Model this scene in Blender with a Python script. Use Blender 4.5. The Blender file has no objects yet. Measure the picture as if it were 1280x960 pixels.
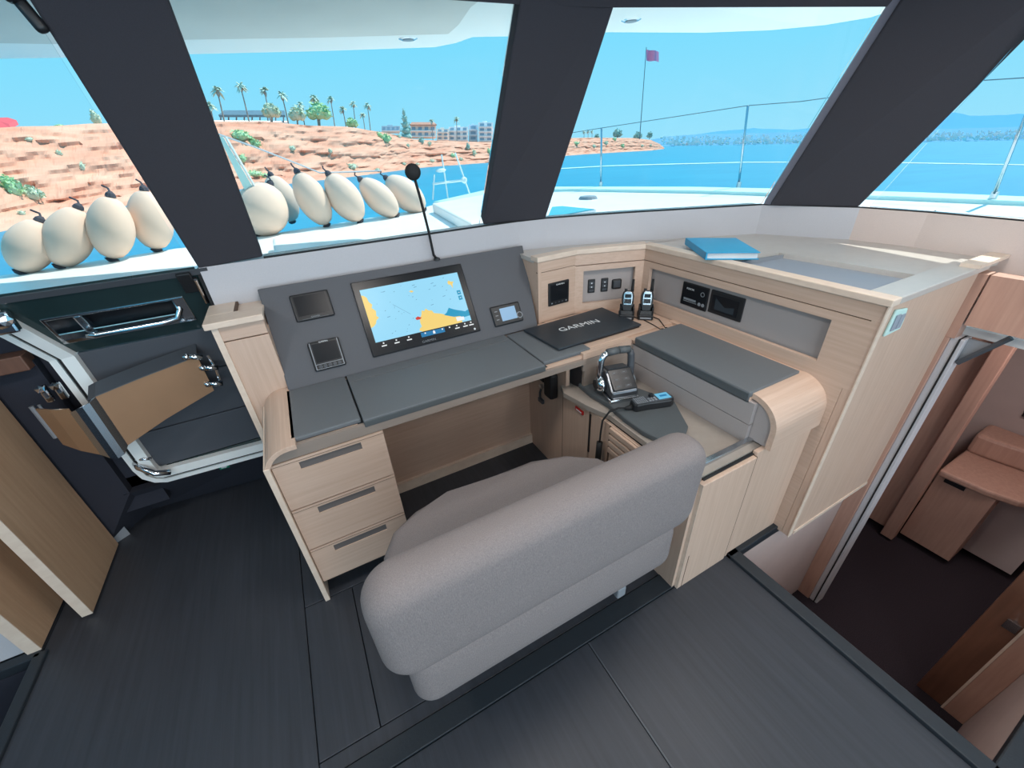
import bpy, bmesh, math, random
from mathutils import Vector, Matrix, noise
from mathutils.bvhtree import BVHTree

scene = bpy.context.scene
COL = scene.collection
V = Vector

# ------------------------------------------------------------------ camera
F_PX, YAW, PITCH, ROLL = 508.82, 0.461094, -0.534807, -0.0581573
EYE = V((0, 0, 1.55))
_w = V((math.sin(YAW) * math.cos(PITCH), math.cos(YAW) * math.cos(PITCH), math.sin(PITCH)))
_r = V((math.cos(YAW), -math.sin(YAW), 0))
_u = _r.cross(_w)
CR = _r * math.cos(ROLL) + _u * math.sin(ROLL)
CU = -_r * math.sin(ROLL) + _u * math.cos(ROLL)
CW = _w
cam = bpy.data.cameras.new('camera')
cam.sensor_fit = 'HORIZONTAL'
cam.sensor_width = 36.0
cam.lens = 36.0 * F_PX / 1280.0
cam.clip_start = 0.02
cam.clip_end = 20000
camo = bpy.data.objects.new('camera', cam)
COL.objects.link(camo)
m = Matrix((CR, CU, -CW)).transposed().to_4x4()
m.translation = EYE
camo.matrix_world = m
scene.camera = camo

# ------------------------------------------------------------------ sky, sun, exposure
scene.view_settings.view_transform = 'Standard'
scene.view_settings.look = 'None'
scene.view_settings.gamma = 1.0
scene.view_settings.exposure = 0.0
scene.view_settings.use_curve_mapping = False
SKY_STRENGTH = 1.15
SUN_STRENGTH = 5.2
AFT_POWER = 60.0
CEILING_POWER = 7.0


def lin(c):
    out = []
    for v in c[:3]:
        v = v / 255.0
        out.append(v / 12.92 if v <= 0.04045 else ((v + 0.055) / 1.055) ** 2.4)
    return (*out, 1.0)


world = bpy.data.worlds.new('sky')
scene.world = world
world.use_nodes = True
nt = world.node_tree
nt.nodes.clear()
wo = nt.nodes.new('ShaderNodeOutputWorld')
bg = nt.nodes.new('ShaderNodeBackground')
tc = nt.nodes.new('ShaderNodeTexCoord')
sx = nt.nodes.new('ShaderNodeSeparateXYZ')
rp = nt.nodes.new('ShaderNodeValToRGB')
nt.links.new(tc.outputs['Generated'], sx.inputs[0])
nt.links.new(sx.outputs['Z'], rp.inputs[0])
nt.links.new(rp.outputs[0], bg.inputs[0])
nt.links.new(bg.outputs[0], wo.inputs[0])
bg.inputs[1].default_value = SKY_STRENGTH
cr = rp.color_ramp
cr.elements[0].position = 0.0
cr.elements[0].color = lin((150, 218, 244))
cr.elements[1].position = 0.45
cr.elements[1].color = lin((104, 203, 246))
e = cr.elements.new(0.16)
e.color = lin((124, 213, 245))
e = cr.elements.new(1.0)
e.color = lin((92, 186, 240))

sun = bpy.data.lights.new('sun', 'SUN')
sun.energy = SUN_STRENGTH
sun.angle = 0.009
sun.color = (1.0, 0.95, 0.87)
suno = bpy.data.objects.new('sun', sun)
COL.objects.link(suno)
suno.location = (6, 3, 12)
suno.rotation_euler = (V((0, 0, 0)) - V((0.72, 0.10, 1.0))).to_track_quat('-Z', 'Y').to_euler()

# added area lamp filling the cabin, standing in for daylight from unseen aft doors
aft = bpy.data.lights.new('aft_fill', 'AREA')
aft.shape = 'RECTANGLE'
aft.size, aft.size_y = 3.6, 1.7
aft.energy = AFT_POWER
aft.color = (0.93, 0.96, 1.0)
afto = bpy.data.objects.new('aft_fill', aft)
COL.objects.link(afto)
afto.location = (0.2, -2.7, 1.15)
afto.rotation_euler = (math.radians(90), 0, 0)

# ------------------------------------------------------------------ helpers
WORLD_LOC = {}


def ray(px, py):
    return (CR * ((px - 640) / F_PX) + CU * (-(py - 480) / F_PX) + CW).normalized()


def on_z(px, py, z):
    d = ray(px, py)
    return EYE + d * ((z - EYE.z) / d.z)


def on_y(px, py, y):
    d = ray(px, py)
    return EYE + d * (y / d.y)


def on_x(px, py, x):
    d = ray(px, py)
    return EYE + d * (x / d.x)


def props(o, label=None, cat=None, group=None, kind=None):
    if label:
        o['label'] = label
    if cat:
        o['category'] = cat
    if group:
        o['group'] = group
    if kind:
        o['kind'] = kind
    return o


def thing(name, loc, label, cat, group=None, kind=None):
    o = bpy.data.objects.new(name, None)
    o.empty_display_size = 0.1
    COL.objects.link(o)
    o.location = loc
    WORLD_LOC[o.name] = V(loc)
    return props(o, label, cat, group, kind)


class MB:
    def __init__(self):
        self.bm = bmesh.new()

    def box(self, x0, x1, y0, y1, z0, z1, bev=0.0, seg=2):
        mtx = Matrix.Translation(((x0 + x1) / 2, (y0 + y1) / 2, (z0 + z1) / 2)) @ Matrix.Diagonal((abs(x1 - x0), abs(y1 - y0), abs(z1 - z0), 1))
        r = bmesh.ops.create_cube(self.bm, size=1.0, matrix=mtx)
        if bev > 0:
            vs = set(r['verts'])
            es = [e for e in self.bm.edges if e.verts[0] in vs and e.verts[1] in vs]
            bmesh.ops.bevel(self.bm, geom=es, offset=bev, segments=seg, affect='EDGES', profile=0.5)
        return self

    def prism(self, pts, ext):
        ext = V(ext)
        a = [self.bm.verts.new(p) for p in pts]
        b = [self.bm.verts.new(V(p) + ext) for p in pts]
        n = len(pts)
        self.bm.faces.new(a)
        self.bm.faces.new(list(reversed(b)))
        for i in range(n):
            j = (i + 1) % n
            self.bm.faces.new((a[j], a[i], b[i], b[j]))
        return self

    def quad(self, pts):
        self.bm.faces.new([self.bm.verts.new(p) for p in pts])
        return self

    def tube(self, pts, r, n=8, r1=None, cap=True):
        pts = [V(p) for p in pts]
        rings = []
        prev = None
        for i, p in enumerate(pts):
            if i == 0:
                t = pts[1] - p
            elif i == len(pts) - 1:
                t = p - pts[i - 1]
            else:
                t = (pts[i + 1] - p).normalized() + (p - pts[i - 1]).normalized()
            t.normalize()
            if prev is None:
                a = V((0, 0, 1)) if abs(t.z) < 0.9 else V((1, 0, 0))
                s = t.cross(a).normalized()
            else:
                s = (prev - t * prev.dot(t)).normalized()
            prev = s
            q = t.cross(s)
            rr = r if r1 is None else r + (r1 - r) * i / (len(pts) - 1)
            rings.append([self.bm.verts.new(p + (s * math.cos(2 * math.pi * k / n) + q * math.sin(2 * math.pi * k / n)) * rr) for k in range(n)])
        for a, b in zip(rings[:-1], rings[1:]):
            for k in range(n):
                self.bm.faces.new((a[k], a[(k + 1) % n], b[(k + 1) % n], b[k]))
        if cap:
            self.bm.faces.new(list(reversed(rings[0])))
            self.bm.faces.new(rings[-1])
        return self

    def ball(self, c, r, sub=2, rot=None):
        if not hasattr(r, '__len__'):
            r = (r, r, r)
        mtx = Matrix.Translation(c) @ (rot.to_matrix().to_4x4() if rot else Matrix()) @ Matrix.Diagonal((*r, 1))
        bmesh.ops.create_icosphere(self.bm, subdivisions=sub, radius=1.0, matrix=mtx)
        return self

    def lathe(self, prof, mtx, n=20):
        rings = []
        for r, h in prof:
            if r < 1e-6:
                rings.append([self.bm.verts.new(mtx @ V((0, 0, h)))])
            else:
                rings.append([self.bm.verts.new(mtx @ V((r * math.cos(2 * math.pi * k / n), r * math.sin(2 * math.pi * k / n), h))) for k in range(n)])
        for a, b in zip(rings[:-1], rings[1:]):
            for k in range(n):
                j = (k + 1) % n
                if len(a) == 1 and len(b) > 1:
                    self.bm.faces.new((a[0], b[j], b[k]))
                elif len(b) == 1 and len(a) > 1:
                    self.bm.faces.new((a[k], a[j], b[0]))
                elif len(a) > 1:
                    self.bm.faces.new((a[k], a[j], b[j], b[k]))
        return self

    def strip(self, path, width_dir, w, ext):
        """flat band of width w along a path, thickened by ext"""
        ext = V(ext)
        n = len(path)
        for i in range(n - 1):
            p, q = V(path[i]), V(path[i + 1])
            wp, wq = V(width_dir[i]) * w, V(width_dir[i + 1]) * w
            self.prism([p, q, q + wq, p + wp], ext)
        return self

    def build(self, name, mat, parent=None, M=None, smooth=False, bev=0.0, label=None, cat=None, group=None, kind=None, sub=0):
        bm = self.bm
        if M is not None:
            bm.transform(M)
        bmesh.ops.recalc_face_normals(bm, faces=bm.faces[:])
        if parent is not None:
            base = WORLD_LOC[parent.name]
        else:
            xs = [v.co for v in bm.verts]
            base = V(((min(p.x for p in xs) + max(p.x for p in xs)) / 2, (min(p.y for p in xs) + max(p.y for p in xs)) / 2, min(p.z for p in xs)))
        bmesh.ops.translate(bm, verts=bm.verts[:], vec=-base)
        if smooth:
            for f in bm.faces:
                f.smooth = True
        me = bpy.data.meshes.new(name)
        bm.to_mesh(me)
        bm.free()
        me.materials.append(mat)
        o = bpy.data.objects.new(name, me)
        COL.objects.link(o)
        if parent is not None:
            o.parent = parent
        else:
            o.location = base
        WORLD_LOC[o.name] = V(base)
        if bev > 0:
            md = o.modifiers.new('bevel', 'BEVEL')
            md.width = bev
            md.segments = 2
            md.limit_method = 'ANGLE'
            md.angle_limit = math.radians(40)
        if sub:
            md = o.modifiers.new('subsurf', 'SUBSURF')
            md.levels = md.render_levels = sub
        return props(o, label, cat, group, kind)


def frame(o, u, v):
    """local (a, b, c) -> o + a*u + b*v + c*(u x v)"""
    u, v = V(u).normalized(), V(v).normalized()
    n = u.cross(v)
    M = Matrix((u, v, n)).transposed().to_4x4()
    M.translation = V(o)
    return M


def copy_tree(o, parent=None):
    c = o.copy()
    COL.objects.link(c)
    if parent is not None:
        c.parent = parent
        c.matrix_parent_inverse = o.matrix_parent_inverse.copy()
    for ch in list(o.children):
        copy_tree(ch, c)
    return c


def text(name, s, size, M, mat, parent, depth=0.0003, sx_=1.0):
    cu = bpy.data.curves.new(name, 'FONT')
    cu.body = s
    cu.size = size
    cu.align_x = 'CENTER'
    cu.align_y = 'CENTER'
    cu.extrude = depth
    cu.resolution_u = 3
    tmp = bpy.data.objects.new(name, cu)
    COL.objects.link(tmp)
    dg = bpy.context.evaluated_depsgraph_get()
    me = bpy.data.meshes.new_from_object(tmp.evaluated_get(dg))
    bpy.data.objects.remove(tmp)
    bpy.data.curves.remove(cu)
    me.transform(M @ Matrix.Diagonal((sx_, 1, 1, 1)))
    me.transform(Matrix.Translation(-WORLD_LOC[parent.name]))
    me.materials.clear()
    me.materials.append(mat)
    o = bpy.data.objects.new(name, me)
    COL.objects.link(o)
    o.parent = parent
    WORLD_LOC[o.name] = WORLD_LOC[parent.name].copy()
    return o


# ------------------------------------------------------------------ materials
def mat(name, rgb, rough=0.5, metal=0.0, var=0.0, scale=(8, 8, 8), bump=0.0, bscale=None, spec=0.5, emit=0.0, rgb2=None, detail=4.0, coat=0.0):
    m = bpy.data.materials.new(name)
    m.use_nodes = True
    n = m.node_tree
    b = n.nodes['Principled BSDF']
    b.inputs['Base Color'].default_value = lin(rgb)
    b.inputs['Roughness'].default_value = rough
    b.inputs['Metallic'].default_value = metal
    b.inputs['Specular IOR Level'].default_value = spec
    if coat:
        b.inputs['Coat Weight'].default_value = coat
    if emit:
        b.inputs['Emission Color'].default_value = lin(rgb)
        b.inputs['Emission Strength'].default_value = emit
    if var or bump:
        t = n.nodes.new('ShaderNodeTexCoord')
        mp = n.nodes.new('ShaderNodeMapping')
        mp.inputs['Scale'].default_value = scale
        n.links.new(t.outputs['Object'], mp.inputs[0])
        nz = n.nodes.new('ShaderNodeTexNoise')
        nz.inputs['Scale'].default_value = 1.0
        nz.inputs['Detail'].default_value = detail
        nz.inputs['Roughness'].default_value = 0.6
        n.links.new(mp.outputs[0], nz.inputs['Vector'])
        if var:
            r = n.nodes.new('ShaderNodeValToRGB')
            c2 = rgb2 if rgb2 else tuple(max(0, c * (1 - var)) for c in rgb)
            r.color_ramp.elements[0].position = 0.3
            r.color_ramp.elements[0].color = lin(c2)
            r.color_ramp.elements[1].position = 0.7
            r.color_ramp.elements[1].color = lin(rgb)
            n.links.new(nz.outputs['Fac'], r.inputs[0])
            n.links.new(r.outputs[0], b.inputs['Base Color'])
            if emit:
                n.links.new(r.outputs[0], b.inputs['Emission Color'])
        if bump:
            bp = n.nodes.new('ShaderNodeBump')
            bp.inputs['Strength'].default_value = bump
            bp.inputs['Distance'].default_value = 0.002
            src = nz
            if bscale:
                mp2 = n.nodes.new('ShaderNodeMapping')
                mp2.inputs['Scale'].default_value = bscale
                n.links.new(t.outputs['Object'], mp2.inputs[0])
                src = n.nodes.new('ShaderNodeTexNoise')
                src.inputs['Scale'].default_value = 1.0
                src.inputs['Detail'].default_value = 3.0
                n.links.new(mp2.outputs[0], src.inputs['Vector'])
            n.links.new(src.outputs['Fac'], bp.inputs['Height'])
            n.links.new(bp.outputs[0], b.inputs['Normal'])
    return m


WOOD = (209, 181, 162)
WOOD2 = (197, 167, 147)
wood_x = mat('pale_oak_grain_across', WOOD, 0.42, var=1, rgb2=WOOD2, scale=(3, 90, 90), bump=0.06)
wood_y = mat('pale_oak_grain_along', WOOD, 0.42, var=1, rgb2=WOOD2, scale=(90, 3, 90), bump=0.06)
wood_z = mat('pale_oak_grain_upright', WOOD, 0.42, var=1, rgb2=WOOD2, scale=(90, 90, 3), bump=0.06)
wood_edge = mat('pale_oak_edge', (228, 208, 190), 0.45, var=1, rgb2=(218, 196, 178), scale=(20, 20, 40))
wood_left = mat('oak_left_cabinets', (198, 163, 132), 0.4, var=1, rgb2=(184, 149, 119), scale=(60, 60, 3), bump=0.05)
wood_hull = mat('oak_hull', (194, 154, 136), 0.45, var=1, rgb2=(180, 140, 124), scale=(60, 60, 4), bump=0.05)
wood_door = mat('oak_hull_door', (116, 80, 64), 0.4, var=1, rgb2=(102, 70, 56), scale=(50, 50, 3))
seam_m = mat('seam_shadow_gap', (96, 76, 62), 0.8)
leather = mat('grey_leather_pad', (106, 110, 114), 0.5, bump=0.25, scale=(700, 700, 700), var=0.05, spec=0.4)
leather_dark = mat('grey_leather_edge', (82, 87, 90), 0.55, bump=0.25, scale=(700, 700, 700))
panel_m = mat('grey_leatherette_panel', (93, 94, 99), 0.6, bump=0.3, scale=(600, 600, 600), var=0.06, spec=0.35)
niche_m = mat('grey_niche_leatherette', (170, 162, 160), 0.6, bump=0.2, scale=(600, 600, 600), var=0.05, spec=0.35)
tray_m = mat('grey_beige_tray', (160, 150, 141), 0.45, var=0.04, scale=(30, 30, 30))
apron_m = mat('taupe_apron', (150, 136, 126), 0.5, var=0.05, scale=(4, 60, 60))
fabric = mat('grey_chenille', (144, 135, 133), 0.95, var=1, rgb2=(122, 114, 114), scale=(500, 500, 160), bump=0.7, bscale=(420, 420, 120), spec=0.15)
slot_m = mat('handle_slot_taupe', (104, 98, 96), 0.5)
cream_wall = mat('cream_vinyl_wall', (222, 204, 196), 0.55, bump=0.08, scale=(300, 300, 300), var=0.03)
white_wall = mat('white_vinyl_wall', (196, 194, 198), 0.55, bump=0.08, scale=(300, 300, 300), var=0.03)
white_gel = mat('white_gelcoat', (240, 242, 240), 0.35, var=0.04, scale=(3, 3, 3))
gel_teal = mat('pale_aqua_gelcoat', (205, 238, 232), 0.4, var=0.03, scale=(3, 3, 3))
visor_m = mat('white_roof_visor', (244, 244, 240), 0.5)
visor_grey = mat('grey_visor_lining', (222, 220, 214), 0.7, var=0.04, scale=(2, 2, 2))
mullion_m = mat('charcoal_suede', (66, 65, 71), 0.85, bump=0.4, scale=(500, 500, 500), var=0.08, spec=0.25)
mullion_side = mat('mullion_side_edge', (112, 112, 124), 0.6)
navy_m = mat('navy_lining', (50, 52, 62), 0.85, bump=0.3, scale=(400, 400, 400), var=0.1, spec=0.2)
door_panel_m = mat('charcoal_door_panel', (72, 76, 84), 0.7, bump=0.25, scale=(500, 500, 500), var=0.08)
dark_glass = mat('dark_green_glass', (38, 56, 58), 0.12, var=0.1, scale=(3, 3, 3), spec=0.6)
floor_m = mat('black_oak_floor', (60, 63, 70), 0.42, var=1, rgb2=(50, 53, 59), scale=(55, 2.2, 55), bump=0.2, bscale=(130, 3.5, 130), detail=6, spec=0.4)
floor_gap = mat('floor_underlay', (14, 14, 16), 0.8)
trim_dark = mat('black_floor_trim', (40, 46, 52), 0.45, bump=0.25, scale=(90, 90, 90), spec=0.4)
carpet = mat('dark_hull_carpet', (54, 47, 53), 0.95, var=0.25, scale=(220, 220, 220), bump=0.5, spec=0.1)
hull_white = mat('hull_white_lining', (196, 176, 170), 0.6, var=0.04, scale=(6, 6, 6))
chrome = mat('chrome', (222, 224, 228), 0.12, metal=1.0)
satin_m = mat('satin_dark_metal', (120, 124, 130), 0.3, metal=0.8)
key_m = mat('keypad_key', (44, 47, 52), 0.4)
steel = mat('stainless_steel', (200, 205, 210), 0.22, metal=1.0)
reflect_brown = mat('plate_wood_reflection_brown', (176, 136, 104), 0.25, metal=0.4, var=0.06, scale=(3, 3, 3))  # brown of reflected wood painted into the plate colour
black_pl = mat('black_plastic', (30, 31, 34), 0.4, spec=0.5)
black_gl = mat('black_glass', (22, 25, 30), 0.28, spec=0.3)
black_rub = mat('black_rubber', (24, 24, 26), 0.7)
dgrey_pl = mat('dark_grey_plastic', (70, 74, 80), 0.45)
grey_pl = mat('grey_plastic', (140, 144, 150), 0.4)
silver_pl = mat('silver_plastic', (190, 194, 198), 0.35, metal=0.3)
white_pl = mat('white_print', (225, 228, 230), 0.6)
dim_print = mat('grey_print', (128, 134, 140), 0.6)
red_m = mat('red_tag', (190, 40, 36), 0.5)
green_m = mat('green_sign', (30, 140, 110), 0.5)
cover_m = mat('navy_black_cover', (42, 50, 58), 0.45, var=0.06, scale=(40, 40, 40))
binder_m = mat('blue_binder', (22, 158, 206), 0.4, var=0.05, scale=(6, 6, 6))
paper_m = mat('binder_paper', (205, 212, 216), 0.8)
shelf_m = mat('stone_grey_shelf', (196, 190, 184), 0.3, var=0.03, scale=(30, 30, 30))
recess_m = mat('blue_grey_shelf_mat', (150, 158, 170), 0.55)
fender_m = mat('cream_fender_cover', (236, 206, 186), 0.75, var=0.05, scale=(3, 3, 3), bump=0.1)
rope_m = mat('dark_rope', (70, 70, 80), 0.8)
wire_m = mat('wire', (110, 130, 145), 0.5, metal=0.5)
headliner = mat('white_headliner', (226, 224, 222), 0.8)
seat_base = mat('black_seat_base', (18, 18, 20), 0.7)
fill_glow_m = mat('ceiling_fill_glow', (255, 246, 236), 0.5, emit=3.0)  # glow of the fill discs added to the ceiling


def screen(name, rgb, s=1.0):
    m = mat(name, rgb, 0.3, emit=s, spec=0.2)
    m.node_tree.nodes['Principled BSDF'].inputs['Base Color'].default_value = lin(tuple(c * 0.25 for c in rgb))
    return m


sc_sea = screen('chart_sea', (150, 214, 242))
sc_land = screen('chart_land', (240, 208, 120))
sc_teal = screen('chart_shallow', (30, 150, 190))
sc_red = screen('chart_marker', (205, 60, 50))
sc_white = screen('chart_icons', (235, 238, 240))
sc_line = screen('chart_lines', (104, 160, 196))
sc_blue = screen('chart_menu', (40, 120, 170))
sc_small = screen('instrument_lcd', (150, 190, 225), 0.9)
sc_dim = screen('dim_lcd', (60, 72, 82), 0.3)
sc_vhf = screen('handset_lcd', (110, 190, 225), 0.9)

glass = bpy.data.materials.new('window_glass')
glass.use_nodes = True
gn = glass.node_tree
gn.nodes.clear()
go = gn.nodes.new('ShaderNodeOutputMaterial')
gm = gn.nodes.new('ShaderNodeMixShader')
gt = gn.nodes.new('ShaderNodeBsdfTransparent')
gg = gn.nodes.new('ShaderNodeBsdfGlossy')
gf = gn.nodes.new('ShaderNodeFresnel')
gt.inputs[0].default_value = (0.95, 0.985, 0.985, 1)
gg.inputs['Roughness'].default_value = 0.02
gf.inputs[0].default_value = 1.25
gn.links.new(gf.outputs[0], gm.inputs[0])
gn.links.new(gt.outputs[0], gm.inputs[1])
gn.links.new(gg.outputs[0], gm.inputs[2])
gn.links.new(gm.outputs[0], go.inputs[0])

# ================================================================== STRUCTURE
# ---- floor: dark underlay, panels of black oak laid on it with open seams
fl = thing('floor', (0, 0, 0), None, None, kind='structure')
MB().prism([(-1.24, -3, -0.06), (1.26, -3, -0.06), (1.26, 0.62, -0.06), (1.75, 0.62, -0.06), (1.75, 2.3, -0.06), (-2.3, 2.3, -0.06), (-2.3, 1.58, -0.06), (-1.24, 1.58, -0.06)], (0, 0, 0.045)).build('underlay', floor_gap, fl)
MB().box(1.26, 2.6, -3, -0.262, -0.06, -0.015).build('underlay', floor_gap, fl)
g = -0.0007
for (x0, x1, y0, y1) in [(-1.24, -0.357, 0.665, 2.3), (-0.353, -0.175, 0.715, 1.25), (-0.353, 1.72, 1.255, 2.3), (-0.171, 0.96, 0.715, 1.251), (0.964, 1.72, 0.665, 1.251), (-0.353, 0.96, 0.668, 0.711),
                         (-1.24, -0.357, -0.6, 0.595), (-0.353, 0.536, -0.6, 0.595), (0.545, 1.257, -0.6, 0.595), (-1.24, 0.0, -3, -0.604), (0.004, 1.257, -3, -0.604), (1.262, 2.6, -3, -0.264)]:
    MB().box(x0 + g, x1 - g, y0 + g, y1 - g, -0.015, 0.0).build('floor_panel', floor_m, fl, bev=0.002)
MB().box(-2.3, -1.243, 1.58, 2.3, -0.015, 0.0).build('floor_panel', floor_m, fl)
MB().box(0.5385, 0.5445, -0.6, 0.595, -0.012, 0.0008).build('metal_seam_strip', dgrey_pl, fl)
MB().box(-1.24, 0.975, 0.598, 0.6635, -0.014, 0.005).build('threshold_strip', trim_dark, fl, bev=0.002)

# ---- trims round the two companionway wells
MB().box(1.258, 1.312, -0.265, 0.622, -0.03, 0.016).box(1.258, 1.715, 0.568, 0.622, -0.03, 0.016).box(1.258, 2.6, -0.265, -0.211, -0.03, 0.016).build('trim_1', trim_dark, bev=0.004, kind='structure')
MB().box(-1.262, -1.222, -1.2, 1.565, -0.03, 0.012).box(-2.2, -1.24, 1.545, 1.585, -0.03, 0.012).build('trim_2', trim_dark, bev=0.004, kind='structure')
# left well
MB().box(-2.3, -1.262, -1.2, 1.545, -1.0, -0.95).build('floor_hull_left', carpet, kind='structure')
MB().box(-1.262, -1.235, -1.2, 1.545, -0.95, -0.03).box(-2.3, -1.262, 1.545, 1.58, -0.95, -0.03).build('wall_hull_left', navy_m, kind='structure')

# ---- right well and the cabin it leads to
MB().box(1.26, 4.2, -0.9, 1.6, -1.0, -0.95).build('floor_hull_right', carpet, kind='structure')
MB().box(1.30, 2.2, 0.57, 0.60, -0.95, -0.02).build('wall_well_forward', hull_white, kind='structure')
MB().box(1.30, 2.6, -0.235, -0.215, -0.95, -0.02).build('wall_well_aft', hull_white, kind='structure')
MB().box(1.262, 1.282, -0.26, 0.60, -0.95, -0.03).build('wall_well_inner', hull_white, kind='structure')
MB().box(3.68, 3.72, -0.9, 1.6, -0.95, 0.80).build('wall_hull_outer', hull_white, kind='structure')
MB().box(2.25, 3.7, 0.95, 1.0, -0.95, 0.80).build('wall_hull_forward', hull_white, kind='structure')
MB().box(2.25, 3.7, -0.55, -0.5, -0.95, 0.80).build('wall_hull_aft', hull_white, kind='structure')
MB().box(2.27, 3.7, -0.55, 1.0, 0.80, 0.83).build('ceiling_hull', headliner, kind='structure')

dr = thing('door_2', (2.2, 0.2, -0.95), None, None, kind='structure')
MB().box(2.195, 2.26, 0.505, 0.57, -0.95, 0.799).build('jamb', wood_hull, dr, bev=0.003)
MB().box(2.205, 2.27, 0.462, 0.505, -0.95, 0.80).build('jamb_edge', white_wall, dr, bev=0.003)
MB().box(2.202, 2.27, 0.474, 0.480, -0.95, 0.80).build('gasket', black_rub, dr)
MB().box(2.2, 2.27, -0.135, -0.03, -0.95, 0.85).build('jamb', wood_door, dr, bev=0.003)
MB().box(2.19, 2.27, -0.215, -0.14, -0.95, 0.85).build('jamb', wood_hull, dr, bev=0.003)
MB().box(2.19, 2.2, -0.14, -0.132, -0.95, 0.85).build('jamb_bead', wood_edge, dr)
MB().tube([(2.2, -0.105, -0.26), (2.17, -0.105, -0.26)], 0.014, 10).box(2.166, 2.175, -0.125, -0.085, -0.285, -0.235).build('catch', steel, dr)
MB().box(2.195, 2.26, 0.492, 0.57, 0.80, 1.052).build('header_post', wood_hull, dr)
MB().box(2.195, 2.26, -0.6, 0.486, 0.86, 1.052).build('header', wood_hull, dr)
MB().tube([(2.225, 0.455, 0.70), (2.225, 0.36, 0.845)], 0.011, 6).build('closer_arm', dgrey_pl, dr)
MB().prism([(2.235, 0.462, 0.80), (2.235, 0.462, 0.70), (2.235, 0.40, 0.80)], (0.01, 0, 0)).build('corner_gusset', grey_pl, dr)

# ---- front wall below the windows, following the curved sill
SILL = [(-0.325, 1.885), (-0.108, 1.885), (0.5, 1.885), (0.84, 1.888), (1.02, 1.885), (1.176, 1.86), (1.39, 1.775), (1.618, 1.674), (1.908, 1.528), (2.182, 1.396)]
SIDE = [(2.182, 1.396), (2.36, 1.04), (2.386, 0.80), (2.372, 0.52), (2.35, -0.3), (2.30, -1.6), (2.2, -3.0)]
SZ = 1.21


def wall_strip(mb, pts, z0, z1, t):
    for (a, b) in zip(pts[:-1], pts[1:]):
        a, b = V((*a, 0)), V((*b, 0))
        d = (b - a).normalized()
        nrm = V((-d.y, d.x, 0))
        mb.prism([a + V((0, 0, z0)), b + V((0, 0, z0)), b + nrm * t + V((0, 0, z0)), a + nrm * t + V((0, 0, z0))], (0, 0, z1 - z0))
    return mb


wf = thing('wall_front', (1.0, 1.9, 0.0), None, None, kind='structure')
wall_strip(MB(), SILL, 0.0, SZ, 0.10).build('sill_panel', white_wall, wf)
wall_strip(MB(), SILL[1:], SZ, SZ + 0.006, 0.014).build('window_gasket', black_rub, wf)
wr = thing('wall_right', (2.4, 0.4, 1.0), None, None, kind='structure')
wall_strip(MB(), SIDE[:2], 1.0, SZ, 0.10).build('corner_panel', white_wall, wr)
wall_strip(MB(), SIDE[1:], 1.0, SZ, 0.10).build('side_panel', cream_wall, wr)
wall_strip(MB(), SIDE, SZ, SZ + 0.005, 0.014).build('window_gasket', black_rub, wr)
wl = thing('wall_left', (-2.3, 0, 0), None, None, kind='structure')
MB().box(-2.36, -2.3, -3, 2.3, -0.95, 1.2).build('lower_panel', navy_m, wl)
wlf = thing('wall_left_front', (-1.2, 2.2, 0.0), None, None, kind='structure')
MB().prism([(-1.015, 2.24, 0), (-0.33, 2.18, 0), (-0.33, 2.02, 0.275), (-0.98, 2.02, 0.275)], (0, 0.06, 0)).build('sloping_panel', navy_m, wlf)
MB().prism([(-1.015, 2.24, 0), (-1.16, 2.06, 0), (-1.16, 2.06, 0.95), (-0.955, 2.02, 0.95), (-0.955, 2.02, 0.275)], (0, 0.05, 0)).build('diagonal_panel', navy_m, wlf)
MB().box(-2.3, -1.14, 2.06, 2.12, 0, 1.2).build('blind_panel', navy_m, wlf)
MB().box(-2.3, -0.955, 2.12, 2.3, 0.9, 1.0).build('ledge_panel', navy_m, wlf)

# raked windshield: every sill point leans inboard going up
TOPZ = 1.95


def rake(p, z):
    s = (z - SZ)
    x, y = p
    if x > 1.3:
        k = min(1.0, (x - 1.3) / 0.9)
        if y > 1.2:
            return V((x - 0.10 * k * s / 0.7, y - 0.45 * s, z))
        return V((x - 0.20 * s, y - (0.45 if y > 0.9 else 0.45 * max(0, (y + 1) / 1.9)) * s, z))
    return V((x, y - 0.45 * s, z))


def mullion(name, a, b, ta, tb, t=0.07, side=None):
    """a, b bottom corners; ta, tb top corners (inner face)"""
    a, b, ta, tb = V(a), V(b), V(ta), V(tb)
    nrm = (b - a).cross(ta - a).normalized()
    if nrm.y < 0:
        nrm = -nrm
    th = thing(name, (a + b) / 2, None, None, kind='structure')
    MB().prism([a, b, tb, ta], nrm * t).build('suede_face', mullion_m, th, bev=0.008)
    if side:
        w = (a - b).normalized()
        MB().prism([a + nrm * 0.012, a + w * 0.028 + nrm * 0.02, ta + w * 0.028 + nrm * 0.02, ta + nrm * 0.012], nrm * 0.05).build('edge_trim', mullion_side, th)
    return th


def ext(a, t, k):
    a, t = V(a), V(t)
    return a + (t - a) * k


# left pillar, middle pillar, right pillar
LA, LB = (-0.325, 1.885, 1.205), (-0.108, 1.885, 1.215)
LTA, LTB = (-0.365, 1.583, 1.879), (-0.099, 1.577, 1.894)
mullion('pillar_left', LA, LB, ext(LA, LTA, 1.2), ext(LB, LTB, 1.2))
CA, CB = on_z(604, 281.5, 1.21), on_z(682, 273.5, 1.212)
CTA, CTB = on_z(650, 3, 1.945), on_z(768, 8, 1.952)
mullion('pillar_middle', CA, CB, ext(CA, CTA, 1.12), ext(CB, CTB, 1.12))
RA, RB = on_z(962, 257, 1.212), on_z(1073, 259, 1.213)
RTA, RTB = on_z(1121, 8, 1.90), on_z(1280, 51, 1.752)
mullion('pillar_right', RA, RB, ext(RA, RTA, 1.15), ext(RB, RTB, 1.5), side=True)

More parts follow.
